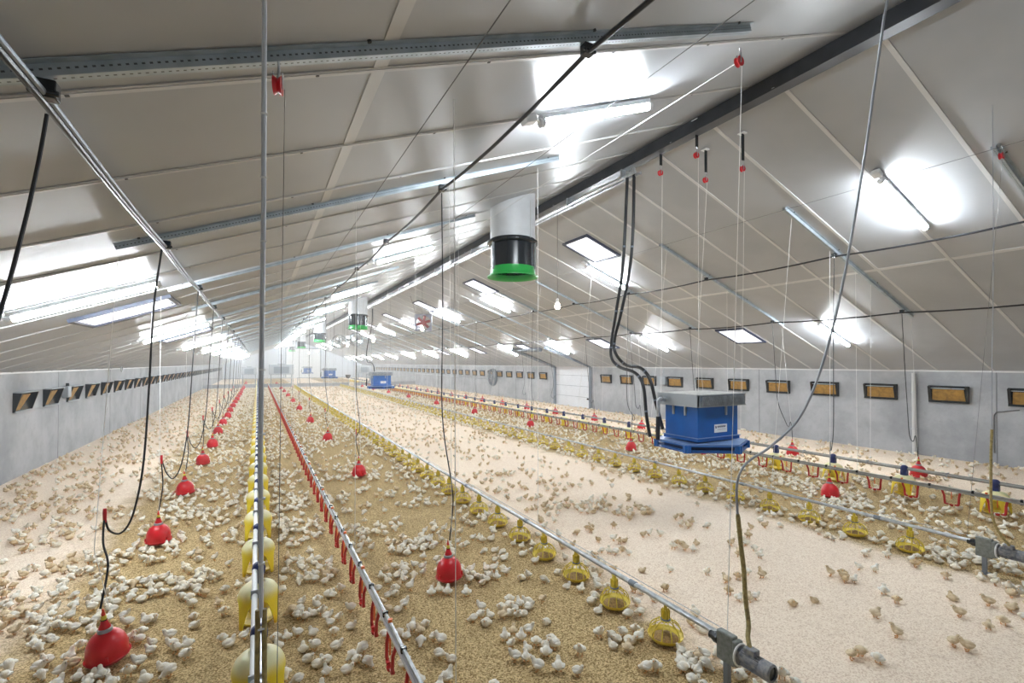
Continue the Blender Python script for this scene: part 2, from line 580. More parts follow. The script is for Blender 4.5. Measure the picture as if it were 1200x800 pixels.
# tall sectional door in the end wall
d2 = bpy.data.objects.new('door_2', None); COL.objects.link(d2); struct(d2)
m = MB()
for i in range(8):
    m.box((6.6, Y1 - 0.05, 0.3 + 0.6 * i), (5.1, 0.06, 0.585), WHITEP)
for i in range(1, 9):
    m.box((6.6 - 2.55 + 5.1 * i / 9, Y1 - 0.082, 2.4), (0.02, 0.012, 4.75), SEAM_G)
m.build('door_panel', d2, smooth=False)
m = MB()
for x in (3.98, 9.22):
    m.box((x, Y1 - 0.06, 2.4), (0.14, 0.1, 4.8), STEEL)
m.box((6.6, Y1 - 0.06, 4.85), (5.4, 0.1, 0.14), STEEL)
m.build('door_frame', d2, smooth=False)

# skylights
def skylight(i, x0, x1, y0, y1):
    xm, ym = (x0 + x1) / 2, (y0 + y1) / 2
    w = (x1 - x0) / math.cos(SL); d = y1 - y0
    o = bpy.data.objects.new('window_%d' % i, None); COL.objects.link(o); struct(o)
    o.location = (xm, ym, roof(xm)); o.rotation_euler = (0, -SL if xm < XC else SL, 0)
    f = MB(); t = 0.055
    for s in (-1, 1):
        f.box((s * (w / 2 - t / 2), 0, -0.022), (t, d, 0.06), FRAME)
        f.box((0, s * (d / 2 - t / 2), -0.022), (w - 2 * t, t, 0.06), FRAME)
    f.build('window_frame', o, smooth=False)
    MB().box((0, 0, -0.012), (w - 2 * t, d - 2 * t, 0.02), PANE).build('window_pane', o, smooth=False)
    l = MB(); l.tube([(w / 2 - 0.07, -0.12, -0.06), (w / 2 - 0.07, 0.12, -0.06)], 0.012, STEEL, 6); l.build('window_latch', o)
n = 0
for args in [(-2.4, -1.2, 8.95, 10.1), (-2.4, -1.2, 16.0, 17.1)] + \
            [(6.97, 8.03, 9.27 + 6.85 * k, 10.3 + 6.85 * k) for k in range(6)] + \
            [(12.56, 13.6, 9.15 + 6.63 * k, 10.15 + 6.63 * k) for k in range(5)]:
    n += 1; skylight(n, *args)

# end partition: tubular railing across the barn, with posts
for k, (x0, x1, lab) in enumerate(((XL + .05, 3.05, 'tubular barrier at the far end of the red bell drinkers, beside the hooded inlets'),
                                   (3.6, 8.6, 'tubular barrier across the pale aisle at the far end of the barn'),
                                   (9.2, XR - .05, 'long tubular barrier at the far end by the wall of the sectional door'))):
    t = thing('barrier_rail', lab, 'railing', ((x0 + x1) / 2, 53.2, 0), group='end barriers')
    L = x1 - x0
    for z in (0.98, 0.08):
        MB().tube([(-L / 2, 0, z), (L / 2, 0, z)], 0.03, GALV, 6).build('rail', t)
    nn = max(2, int(L / 2.4))
    for i in range(nn + 1):
        MB().tube([(-L / 2 + L * i / nn, 0.0, 0), (-L / 2 + L * i / nn, 0, 1.0)], 0.035, GALV, 6).build('post', t)
    MB().box((0, 0.04, 0.25), (L, 0.02, 0.34), CONC).build('board', t, smooth=False)

# ------------------------------------------------------------------ fluorescent tube lights
def lamp_root(label):
    t = thing('tube_light', label, 'light', group='fluorescent tube lights')
    h = MB()
    h.box((0, 0, -0.045), (1.46, 0.075, 0.05), WHITEP)
    h.build('housing', t, bevel=0.008)
    d = MB()
    d.tube([(-0.70, 0, -0.098), (0.70, 0, -0.098)], 0.034, TUBE, 8)
    d.build('tube', t)
    for s in (-1, 1):
        MB().tube([(s * 0.70, 0, -0.092), (s * 0.75, 0, -0.092)], 0.042, WHITEP, 12).build('end_cap', t)
    j = MB().box((-0.86, 0.0, -0.05), (0.13, 0.11, 0.07), WHITEP).build('junction_box', t, bevel=0.01)
    MB().tube([(-0.79, 0, -0.06), (-0.75, 0, -0.08)], 0.012, WHITEP, 6).build('connector', j)
    return t
rows = [('low roof slope above the hooded inlets', -1.82, [7.4, 14.45, 21.5, 28.5, 35.5, 42.5, 49.5, 56.5, 63.5, 70.5, 77.5]),
        ('roof slope beside the black and green chimneys', 3.02, [3.85, 11.05, 18.1, 24.5, 32.1, 39.1, 46.1, 53.1, 60.1, 67.1, 74.1, 81.0]),
        ('upper slope beyond the ridge beam', 8.68, [3.58, 10.58, 17.75, 23.4, 30.2, 36.8, 43.8, 50.8, 57.8, 64.8, 71.8, 78.8]),
        ('lower slope above the ochre inlets', 13.2, [7.0, 13.35, 19.95, 25.3, 33.2, 39.8, 46.6, 53.4, 60.2, 67.0, 73.8, 80.4])]
first = None
for (desc, x, ys) in rows:
    for k, y in enumerate(ys):
        lab = ('%s tube light from the camera, %s' % (ORD[k], desc)) if k < 6 else 'distant tube light past the sixth, %s' % desc
        loc = (x, y, roof(x)); rot = (0, -SL if x < XC else SL, 0)
        if first is None:
            first = lamp_root(lab); first.location = loc; first.rotation_euler = rot
        else:
            dup(first, lab, loc, rot)

# ------------------------------------------------------------------ galvanised rails under the slopes
def rail_root(label, L):
    t = thing('slotted_rail', label, 'rail', group='slotted steel rails')
    c = MB()
    c.box((0, -0.024, -0.03), (L, 0.004, 0.05), SLOT)
    c.box((0, 0.024, -0.03), (L, 0.004, 0.05), SLOT)
    c.box((0, 0, -0.055), (L, 0.05, 0.004), SLOT)
    c.box((0, -0.042, -0.006), (L, 0.036, 0.004), SLOT)
    c.build('channel', t, smooth=False)
    for i in range(4):
        s = MB().tube([(-L / 2 + 0.2 + i * (L - 0.4) / 3, -0.06, -0.012), (-L / 2 + 0.2 + i * (L - 0.4) / 3, -0.06, 0.002)], 0.012, SCREW, 6)
        s.build('bolt', t)
    return t
LRY = [2.6, 5.5, 8.38] + [11.15 + 2.78 * i for i in range(18)]
RRY = [2.4, 5.07, 7.97] + [10.72 + 2.75 * i for i in range(18)]
l0 = rail_root('', (3.64 + 1.15) / math.cos(SL)); r0 = rail_root('', 4.5 / math.cos(SL))
for k, y in enumerate(LRY):
    lab = ('%s slotted steel rail from the camera, slope with the chimneys' % ORD[k]) if k < 6 else 'distant slotted steel rail past the sixth, slope with the chimneys'
    x = 1.24; rot = (0, -SL, 0)
    if k == 0:
        l0.location = (x, y, roof(x)); l0.rotation_euler = rot; l0['label'] = lab
        l0.scale = (1, 1, 1)
    else: dup(l0, lab, (x, y, roof(x)), rot)
for k, y in enumerate(RRY):
    lab = ('%s slotted steel rail from the camera, slope beyond the ridge' % ORD[k]) if k < 6 else 'distant slotted steel rail past the sixth, slope beyond the ridge'
    x = 10.3; rot = (0, SL, 0)
    if k == 0:
        r0.location = (x, y, roof(x)); r0.rotation_euler = rot; r0['label'] = lab
    else: dup(r0, lab, (x, y, roof(x)), rot)

# ------------------------------------------------------------------ exhaust chimneys
def chimney(loc, label, group):
    t = thing('exhaust_chimney', label, 'chimney', loc, group=group)
    r = 0.43
    n = 40
    m = MB()
    vs, fs = [], []
    for k in range(n):
        a = 2 * PI * k / n
        x, y = r * math.cos(a), r * math.sin(a)
        vs.append((x, y, 0.62)); vs.append((x, y, roof(loc[0] + x) - loc[2] + 0.01))
    for k in range(n):
        a, b = 2 * k, 2 * ((k + 1) % n)
        fs.append((a, b, b + 1, a + 1))
    m.add(vs, fs, CHIM)
    m.box((r * math.cos(-1.2), r * math.sin(-1.2), 1.0), (0.012, 0.012, 0.75), SEAM_G)
    m.build('duct', t)
    f = MB()
    f.lathe([(0.42, 0.60), (0.46, 0.60), (0.49, 0.625), (0.49, 0.655), (0.44, 0.665), (0.435, 0.70), (0.42, 0.70)], BLACKP, n=40)
    f.build('flange', t)
    b = MB()
    b.lathe([(0.40, 0.10), (0.425, 0.10), (0.425, 0.61), (0.40, 0.61), (0.40, 0.10)], BLACKP, n=40)
    b.build('fan_housing', t)
    g = MB()
    g.lathe([(0.40, 0.17), (0.428, 0.17), (0.432, 0.05), (0.45, 0.02), (0.49, 0.0), (0.49, -0.012), (0.44, 0.0), (0.40, 0.05), (0.40, 0.17)], GREEN, n=40)
    g.build('inlet_ring', t)
    h = MB()
    h.lathe([(0.0, 0.22), (0.10, 0.22), (0.10, 0.36), (0.0, 0.36)], BLACKP, n=16)
    for k in range(5):
        a = 2 * PI * k / 5
        h.box((0.24 * math.cos(a), 0.24 * math.sin(a), 0.29), (0.30, 0.12, 0.012), BLACKP, Matrix.Rotation(a, 3, 'Z') @ Matrix.Rotation(0.5, 3, 'X'))
    h.build('fan_blades', t)
    for k in range(3):
        a = -0.9 + k * 2.1
        MB().box((0.455 * math.cos(a), 0.455 * math.sin(a), 0.36), (0.03, 0.03, 0.5), GALV, Matrix.Rotation(a, 3, 'Z')).build('tie_rod', t)
    return t
CHX = 4.3
for k, y in enumerate((8.05, 24.0, 40.3, 58.0, 75.0)):
    chimney((CHX, y, 4.14), '%s exhaust chimney from the camera, white duct with black and green fan ring' % ORD[k], 'exhaust chimneys')

# ------------------------------------------------------------------ wall inlets
def inlet_left(label):
    t = thing('air_inlet', label, 'air inlet', group='hooded air inlets')
    f = MB()
    for y in (-0.44, 0.44):
        vs = [(0, y - 0.012, -0.21), (0, y + 0.012, -0.21), (0, y + 0.012, 0.21), (0, y - 0.012, 0.21), (0.15, y - 0.012, 0.20), (0.15, y + 0.012, 0.20), (0.035, y - .012, -0.21), (0.035, y + .012, -0.21)]
        f.add(vs, [(0, 3, 4, 6), (1, 7, 5, 2), (0, 6, 7, 1), (6, 4, 5, 7), (3, 2, 5, 4), (0, 1, 2, 3)], BLACKP)
    f.box((0.03, 0, -0.205), (0.06, 0.9, 0.03), GREYBOX)
    f.box((0.004, 0, 0), (0.008, 0.88, 0.42), BLACKP)
    f.build('frame', t, smooth=False)
    h = MB().box((0.085, 0, 0.215), (0.17, 0.9, 0.02), GREYBOX); h.build('top_plate', t, smooth=False)
    p = MB()  # flap cut narrow; the bare black backing stands in for the cheek's shade
    p.add([(0.025, -0.40, -0.17), (0.025, -0.17, -0.17), (0.13, 0.06, 0.17), (0.14, -0.36, 0.17),
           (0.013, -0.40, -0.17), (0.013, -0.17, -0.17), (0.118, 0.06, 0.17), (0.128, -0.36, 0.17)],
          [(0, 1, 2, 3), (7, 6, 5, 4), (0, 4, 5, 1), (2, 6, 7, 3), (1, 5, 6, 2), (3, 7, 4, 0)], OCHRE)
    p.build('flap', t, smooth=False)
    return t
first = None
for k in range(41):
    y = 14.49 + 1.625 * k
    lab = ('%s dark hooded air inlet from the camera on the grey wall' % ORD[k]) if k < 10 else 'distant dark hooded air inlet past the tenth in its row'
    if first is None:
        first = inlet_left(lab); first.location = (XL, y, 1.64)
    else: dup(first, lab, (XL, y, 1.64))
def inlet_right(label):
    t = thing('air_inlet', label, 'air inlet', group='ochre air inlets')
    f = MB()
    w, h, tt = 0.82, 0.44, 0.055
    for s in (-1, 1):
        f.box((-0.03, 0, s * (h / 2 - tt / 2)), (0.07, w, tt), BLACKP)
        vs = []
        y0, y1 = s * (w / 2 - 0.06), s * w / 2
        for y in (y0, y1):
            vs += [(0, y, -h / 2), (0, y, h / 2), (-0.12, y, h / 2 - 0.02), (-0.05, y, -h / 2)]
        f.add(vs, [(0, 1, 2, 3), (7, 6, 5, 4), (0, 3, 7, 4), (3, 2, 6, 7), (2, 1, 5, 6), (0, 4, 5, 1)], BLACKP)
    f.box((-0.003, 0, 0), (0.006, w - 0.02, h - 0.02), BLACKP)
    f.build('frame', t, smooth=False)
    p = MB()
    a = w / 2 - 0.07
    p.add([(-0.035, -a, -0.175), (-0.035, a, -0.175), (-0.075, a - 0.02, 0.125), (-0.075, -a + 0.02, 0.125),
           (-0.02, -a, -0.175), (-0.02, a, -0.175), (-0.06, a - 0.02, 0.125), (-0.06, -a + 0.02, 0.125)],
          [(0, 3, 2, 1), (4, 5, 6, 7), (0, 1, 5, 4), (3, 7, 6, 2), (1, 2, 6, 5), (0, 4, 7, 3)], OCHRE)
    p.build('flap', t, smooth=False)
    MB().box((-0.075, 0, 0.15), (0.02, w - 0.12, 0.02), GREYBOX).build('top_bar', t, smooth=False)
    return t
first = None
cnt = 0
for k in range(46):
    y = 4.12 + 1.538 * k
    if 19.8 < y < 24.6: continue
    lab = ('%s ochre air inlet from the camera on the wall beyond the blue heater' % ORD[cnt]) if cnt < 11 else 'small ochre air inlet past the sectional door in the row on the same wall'
    cnt += 1
    if first is None:
        first = inlet_right(lab); first.location = (XR, y, 1.68)
    else: dup(first, lab, (XR, y, 1.68))

# ------------------------------------------------------------------ wall fittings
t = thing('junction_box', 'grey junction box on the wall beside the third hooded air inlet', 'junction box', (XL + .002, 17.05, 1.72))
MB().box((0.07, 0, 0), (0.14, 0.24, 0.30), GREYBOX).build('case', t, bevel=0.015)
MB().tube([(0.07, 0.05, 0.15), (0.07, 0.05, 0.23)], 0.035, BLACKP, 10).build('gland', t)
t = thing('junction_box', 'grey junction box on the wall behind the hoses of the blue heater', 'junction box', (XR - .002, 15.55, 1.72))
MB().box((-0.08, 0, 0), (0.16, 0.42, 0.36), GREYBOX).build('case', t, bevel=0.015)
MB().tube([(-0.08, 0, 0.18), (-0.08, 0, 0.55)], 0.02, GALV, 8).build('conduit', t)
t = thing('hanging_ring', 'small metal ring hanging at the eaves above the hooded inlets', 'ring', (XL + 0.2, 22.3, 2.28))
MB().ring((0, 0, 0), 0.11, 0.018, GALV, 20, 6, 'X').build('ring', t)
MB().tube([(0, 0, 0.11), (0, 0, 0.22)], 0.008, GALV, 6).build('hook', t)
t = thing('wall_pipe', 'white vertical pipe running up the wall beside the ochre inlet', 'pipe', (XR - 0.075, 6.38, 0))
MB().tube([(0, 0, 0.0), (0, 0, 2.22)], 0.05, SEAM_G, 14).build('pipe', t)
for z in (0.7, 1.7): MB().ring((0, 0, z), 0.062, 0.008, GALV, 16, 6).build('clamp', t)
t = thing('wall_conduit', 'thin dark conduit with elbow on the wall between two ochre inlets', 'conduit', (XR - 0.012, 0, 0))
MB().tube(smoothpath([(0, 4.35, 1.38), (0, 4.62, 1.32), (0, 4.78, 1.25), (0, 4.80, 0.9), (0, 4.8, 0.3)]), 0.012, WIRE, 6).build('conduit', t)
t = thing('wall_pipe', 'long thin grey pipe along the far wall below the small inlets', 'pipe', (XR - 0.05, 0, 0))
MB().tube([(0, 33.0, 1.28), (0, 52.8, 1.28)], 0.03, GALV, 6).build('pipe', t)
t = thing('wall_fan', 'round grey fan on the wall among the small inlets past the door', 'fan', (XR, 32.9, 1.42))
m = MB(); m.lathe([(0.60, 0.0), (0.66, 0.0), (0.66, -0.16), (0.62, -0.2), (0.60, -0.16), (0.60, 0.0)], STEEL, axis='X', n=32); m.build('housing', t)
m = MB()
for rr in (0.12, 0.24, 0.36, 0.48, 0.58): m.ring((-0.19, 0, 0), rr, 0.012, GREYBOX, 28, 4, 'X')
for k in range(8):
    a = PI * k / 8
    m.tube([(-0.19, -0.6 * math.cos(a), -0.6 * math.sin(a)), (-0.19, 0.6 * math.cos(a), 0.6 * math.sin(a))], 0.008, GREYBOX, 4)
m.build('guard', t)
m = MB(); m.lathe([(0, 0.0), (0.1, 0), (0.1, -0.12), (0, -0.12)], BLACKP, axis='X', n=16)
for k in range(4):
    a = PI * k / 2 + .4
    m.box((-0.08, 0.34 * math.cos(a), 0.34 * math.sin(a)), (0.02, 0.48, 0.2), GREYL, Matrix.Rotation(a, 3, 'X'))
m.build('blades', t)

# ------------------------------------------------------------------ water pipes under the slopes
def water_pipe(x, z, label, bracketsY, black=True, sag=0.03):
    t = thing('water_pipe', label, 'pipe', (x, 0, z), group=None)
    pts = []
    for a, b in zip(bracketsY[:-1], bracketsY[1:]):
        for s in range(4):
            u = s / 4
            pts.append((0, a + (b - a) * u, -sag * 4 * u * (1 - u)))
    pts.append((0, bracketsY[-1], 0))
    if black:
        MB().tube(pts, 0.017, BLACK, 8).build('pipe', t)
    else:
        MB().tube(pts, 0.013, STEEL, 8).build('pipe', t)
        MB().tube([(p[0] - 0.018, p[1], p[2] - 0.016) for p in pts], 0.014, BLACK, 8).build('hose', t)
        m2 = MB()
        for i in range(60):
            y = bracketsY[0] + 0.33 * i
            m2.box((-0.010, y, pts[0][2] + 0.012), (0.05, 0.014, 0.02), BLACKP)
    for y in bracketsY[1:14]:
        b = MB()
        b.box((0, y, 0.02), (0.075, 0.06, 0.075), BLACKP)
        b.tube([(0, y, 0.05), (0, y, roof(x) - z - 0.09)], 0.012, BLACKP, 6)
        b.tube([(-0.05, y - .03, 0.0), (0.05, y - .03, 0.0)], 0.014, BLACKP, 6)
        b.build('clamp', t, bevel=0.008)
    return t
water_pipe(-0.767, 3.59, 'grey water pipe with black hose under the slope above the red bell drinkers', [0.2] + LRY, False, 0.02)
water_pipe(1.96, 4.60, 'long black water pipe under the slope beside the chimneys', [0.2] + LRY, True, 0.05)
water_pipe(9.56, 4.50, 'upper of two thin black water pipes on the slope beyond the ridge', [0.0] + RRY, True, 0.04)
water_pipe(12.1, 3.57, 'lower of two thin black water pipes on the slope beyond the ridge', [0.0] + RRY, True, 0.04)

# ------------------------------------------------------------------ bell drinkers
def bell_parts():
    d = {}
    m = MB()
    m.lathe([(0.05, 0.012), (0.145, 0.012), (0.166, 0.03), (0.180, 0.055), (0.176, 0.060), (0.168, 0.05), (0.164, 0.06), (0.163, 0.09),
             (0.163, 0.13), (0.158, 0.175), (0.142, 0.225), (0.115, 0.270), (0.080, 0.300), (0.058, 0.312), (0.050, 0.318)], RED, n=36)
    for k in range(3):
        a = 2.1 * k + .4
        m.box((0.165 * math.cos(a), 0.165 * math.sin(a), 0.095), (0.03, 0.02, 0.05), RED, Matrix.Rotation(a, 3, 'Z'))
    d['bell'] = m
    d['collar'] = MB().lathe([(0.050, 0.312), (0.060, 0.314), (0.058, 0.345), (0.046, 0.35)], mat('grey_plastic', (0.32, 0.31, 0.33), .45), n=24)
    d['neck'] = MB().lathe([(0.046, 0.345), (0.048, 0.36), (0.030, 0.405), (0.026, 0.43), (0.0, 0.432)], RED, n=20)
    v = MB().lathe([(0.020, 0.428), (0.022, 0.44), (0.022, 0.475), (0.014, 0.485), (0.0, 0.486)], YELLOW, n=14)
    v.lathe([(0.023, 0.424), (0.026, 0.424), (0.026, 0.440), (0.023, 0.44)], BLACKP, n=14)
    d['valve'] = v
    d['cap'] = MB().lathe([(0.016, 0.482), (0.017, 0.50), (0.009, 0.53), (0.008, 0.55), (0.0, 0.552)], mat('red_orange_plastic', (0.72, 0.06, 0.03), .4), n=12)
    for m in d.values(): m.v = [(x * .87, y * .87, z * .80) for x, y, z in m.v]
    return d
def make_parts(root, d):
    for k, m in d.items():
        m.build(k, root)
def merged(d):
    m = MB()
    for k in d: m.join(d[k])
    return m
bell0 = None; bellfar = merged(bell_parts()).mesh('bell_drinker')
BELLS = []
LB = [5.12, 8.1, 10.85, 13.81, 16.47, 19.45, 22.2] + [25.0 + 2.8 * i for i in range(15)]
MBY = [5.18, 10.8, 16.17, 21.43, 27.2] + [32.8 + 5.6 * i for i in range(6)]
RB = [5.04, 10.34, 15.97, 21.4, 27.0, 33.0, 38.6, 44.2, 49.8]
FB = [2.15, 5.04, 7.79, 10.6, 13.5, 16.3, 19.3, 22.1, 25.0, 27.8, 30.6, 33.4, 36.2, 39.0, 42, 45, 48]
brows = [('row beside the hooded inlets', -1.18, LB, 7), ('row before the pale aisle', 1.95, MBY, 5),
         ('row across the pale aisle', 9.33, RB, 4), ('row by the ochre inlets', 12.65, FB, 7)]
ROTS = {}
for desc, x, yl, near in brows:
    for k, y in enumerate(yl):
        lab = ('%s red bell drinker from the camera in the %s' % (ORD[k], desc)) if k < near else 'small distant red bell drinker in the %s' % desc
        tilt = random.uniform(-0.06, 0.06)
        xx = x + random.uniform(-0.03, 0.03)
        if desc.startswith('row beside the hooded') and k == 0: tilt = 0.16
        rot = (random.uniform(-0.03, 0.03), tilt, random.uniform(0, 6))
        if desc.startswith('row beside the hooded') and k == 0: rot = (0.04, -0.09, 0.3); xx = -1.085
        BELLS.append((xx, y))
        if k < near:
            if bell0 is None:
                bell0 = thing('bell_drinker', lab, 'drinker', (xx, y, 0.03), rot, 'red bell drinkers'); make_parts(bell0, bell_parts())
            else: dup(bell0, lab, (xx, y, 0.03), rot)
        else:
            o = bpy.data.objects.new('bell_drinker', bellfar); COL.objects.link(o)
            o.location = (xx, y, 0.03); o.rotation_euler = rot; tag(o, lab, 'drinker', 'red bell drinkers')

# hoses that feed the bells from the pipes above, with their suspension cords
def hose(pts, label, tipred=False, r=0.0075, group='black drop hoses'):
    t = thing('drop_hose', label, 'hose', tuple(pts[0]), group=group)
    p0 = Vector(pts[0])
    MB().tube([p - p0 for p in smoothpath(pts)], r, BLACK, 8).build('hose', t)
    if tipred is not False:
        q = Vector(tipred) - p0
        MB().tube([q + Vector((0, 0, -0.06)), q + Vector((0, 0, 0.02)), q + Vector((0, 0, 0.06))], [0.012, 0.016, 0.013], RED, 8).build('counterweight', t)
    return t
def cord(pts, label, r=0.0028, m=CORD, group='suspension cords', name='suspension_cord', cat='cord'):
    mm = MB().tube(pts, r, m, 5)
    o = mm.build(name); return tag(o, label, cat, group)
hose([(-0.77, 2.62, 3.52), (-0.79, 2.60, 3.3), (-0.83, 2.58, 3.0), (-0.88, 2.5, 2.6), (-1.0, 2.3, 1.8)], 'black hose hanging from the first clamp of the grey water pipe')
for k, (bx, by) in enumerate(BELLS[:len(LB)]):
    if k > 9: break
    ry = LRY[k + 1]
    q = ('%s black hose looping down to its red bell drinker beside the hooded inlets' % ORD[k])
    if k == 0:
        hose([(-0.79, 5.42, 3.55), (-0.83, 5.31, 3.0), (-0.86, 5.33, 2.31), (-0.90, 5.36, 1.62), (-0.96, 5.4, 1.23), (-1.02, 5.43, 1.04), (-1.09, 5.45, 0.97), (-1.15, 5.40, 1.03),
              (-1.17, 5.36, 1.14), (-1.165, 5.30, 0.95), (-1.11, 5.2, 0.78), (bx - 0.05, by - .02, 0.470)], q, (-1.17, 5.36, 1.17), 0.0085)
    else:
        zz = 1.0 - 0.04 * random.random()
        hose([(-0.78, ry, 3.55), (-0.83, ry - .05, 2.6), (-0.88, ry - .1, 1.6), (-0.95, by + .15, zz + .08), (-1.04, by + .12, zz - .12), (-1.12, by + .08, zz - .02), (-1.17, by + .05, zz + .15), (-1.15, by + .03, 0.8), (bx, by, 0.470)],
             q, (-1.17, by + .05, zz + .17))
    cord([(bx - 0.04, ry, roof(-1.2) - 0.1), (-1.19, by + .03, 0.95), (bx, by, 0.468)], '%s white cord holding a red bell drinker beside the hooded inlets' % ORD[k])
off = len(LB)
for k in range(6):
    bx, by = BELLS[off + k]; ry = min(LRY, key=lambda a: abs(a - by - 0.25))
    hose([(1.96, ry, 4.56), (1.965, ry - .03, 3.2), (1.95, ry - .06, 1.9), (1.99, by + .05, 1.1), (1.90 if k else 2.0, by + .03, 0.85), (bx, by, 0.470)], '%s black hose dropping to a bell drinker near the pale aisle' % ORD[k], False if k == 0 else (1.9, by + .03, 1.0))
    cord([(2.02, ry - 0.1, roof(2.02) - 0.1), (bx + .02, by - .02, 0.46)], '%s white cord holding a bell drinker near the pale aisle' % ORD[k])
off += len(MBY)
for k in range(5):
    bx, by = BELLS[off + k]; ry = min(RRY, key=lambda a: abs(a - by))
    hose([(9.56, ry, 4.47), (9.52, ry, 3.0), (9.5, ry, 1.4), (9.48, by + .05, 0.95), (9.40, by + .03, 0.88), (9.37, by + .02, 1.05), (9.36, by + .02, 0.8), (bx, by, 0.470)],
         '%s black hose dropping to a bell drinker beyond the pale aisle' % ORD[k])
    cord([(9.42, ry, roof(9.42) - 0.1), (bx, by, 0.468)], '%s pale cord holding a bell drinker beyond the pale aisle' % ORD[k])
off += len(RB)
for k in range(1, 8):
    bx, by = BELLS[off + k]; ry = min(RRY, key=lambda a: abs(a - by))
    hose([(12.1, ry, 3.54), (12.2, ry, 2.4), (12.3, ry, 1.5), (12.42, by + .05, 0.95), (12.53, by + .03, 0.8), (12.6, by + .02, 0.92), (12.62, by, 0.75), (bx, by, 0.470)],
         '%s black hose dropping to a bell drinker along the wall of ochre inlets' % ORD[k - 1])
    cord([(12.5, ry, roof(12.5) - 0.1), (bx, by, 0.468)], '%s pale cord holding a bell drinker along the wall of ochre inlets' % ORD[k - 1])

# ------------------------------------------------------------------ yellow pan feeders on two feed pipes
def pan_parts():
    d = {}
    d['pan'] = MB().lathe([(0.0, 0.016), (0.10, 0.012), (0.135, 0.022), (0.160, 0.062), (0.168, 0.066), (0.168, 0.056), (0.150, 0.052), (0.128, 0.030), (0.06, 0.028), (0.0, 0.05)], YELLOW, n=30)
    d['feed'] = MB().lathe([(0.125, 0.036), (0.10, 0.048), (0.05, 0.07), (0.0, 0.085)], FEED, n=20)
    g = MB()
    for k in range(11):
        a = 2 * PI * k / 11
        ca, sa = math.cos(a), math.sin(a)
        g.tube([(r * ca, r * sa, z) for r, z in ((0.162, 0.062), (0.158, 0.095), (0.135, 0.140), (0.095, 0.172), (0.045, 0.190))], 0.0055, YELLOW, 5)
    d['grill'] = g
    nk = MB().lathe([(0.052, 0.182), (0.055, 0.192), (0.036, 0.200), (0.032, 0.25), (0.024, 0.275), (0.0, 0.276)], YELLOW, n=16)
    for k in range(4):
        nk.box((0.0, 0, 0.245), (0.008, 0.085, 0.075), YELLOW, Matrix.Rotation(PI / 4 * k, 3, 'Z'))
    nk.box((0.0, 0, 0.295), (0.030, 0.04, 0.06), YELLOW)
    d['neck'] = nk
    d['collar'] = MB().lathe([(0.046, 0.188), (0.050, 0.188), (0.050, 0.200), (0.042, 0.203)], GREYL, n=16)
    for m in d.values(): m.v = [(x * .92, y * .92, z) for x, y, z in m.v]
    return d
panmesh = merged(pan_parts()).mesh('pan_feeder'); pan0 = None
PANS = []
for desc, x, y0, dy, npan, near in (('feed line before the pale aisle', 3.25, 3.17, 0.684, 94, 12), ('feed line across the pale aisle', 7.64, 1.82, 0.657, 90, 12)):
    sgn = -0.0
    for k in range(npan):
        y = y0 + dy * k
        if y > 53: break
        if x > 5 and y < 2.7: continue
        px = x + random.uniform(-0.02, 0.02)
        PANS.append((px, y))
        lab = ('%s yellow pan feeder from the motor end of the %s' % (ORD[k - (2 if x > 5 else 0)], desc)) if k < near else 'small yellow pan feeder beyond the twelfth on the %s' % desc
        rot = (0, random.uniform(-.04, .04), random.uniform(0, 6))
        if k < near + 6:
            if pan0 is None:
                pan0 = thing('pan_feeder', lab, 'feeder', (px, y, 0.004), rot, 'yellow pan feeders'); make_parts(pan0, pan_parts())
            else: dup(pan0, lab, (px, y, 0.004), rot)
        else:
            o = bpy.data.objects.new('pan_feeder', panmesh); COL.objects.link(o)
            o.location = (px, y, 0.004); o.rotation_euler = rot; tag(o, lab, 'feeder', 'yellow pan feeders')
def feed_pipe(x, y0, y1, z, label):
    t = thing('feed_pipe', label, 'pipe', (x, y0, z))
    MB().tube([(0, 0, 0), (0, y1 - y0, 0)], 0.024, GALV, 12).build('pipe', t)
    for k in range(14):
        MB().tube([(0, 0.95 + 2.1 * k, 0), (0, 1.03 + 2.1 * k, 0)], 0.030, STEEL, 12).build('coupling', t)
    m = MB(); m.tube([(0, 0, 0.062), (0, (y1 - y0) / 2, 0.06), (0, y1 - y0, 0.062)], 0.003, GALV, 5); m.build('anti_perch_wire', t)
    return t
feed_pipe(3.25, 2.60, 66, 0.345, 'galvanised feed pipe of the yellow pan feeders before the pale aisle')
feed_pipe(7.64, 2.52, 66, 0.345, 'galvanised feed pipe on the far side of the pale aisle, carrying yellow pan feeders')

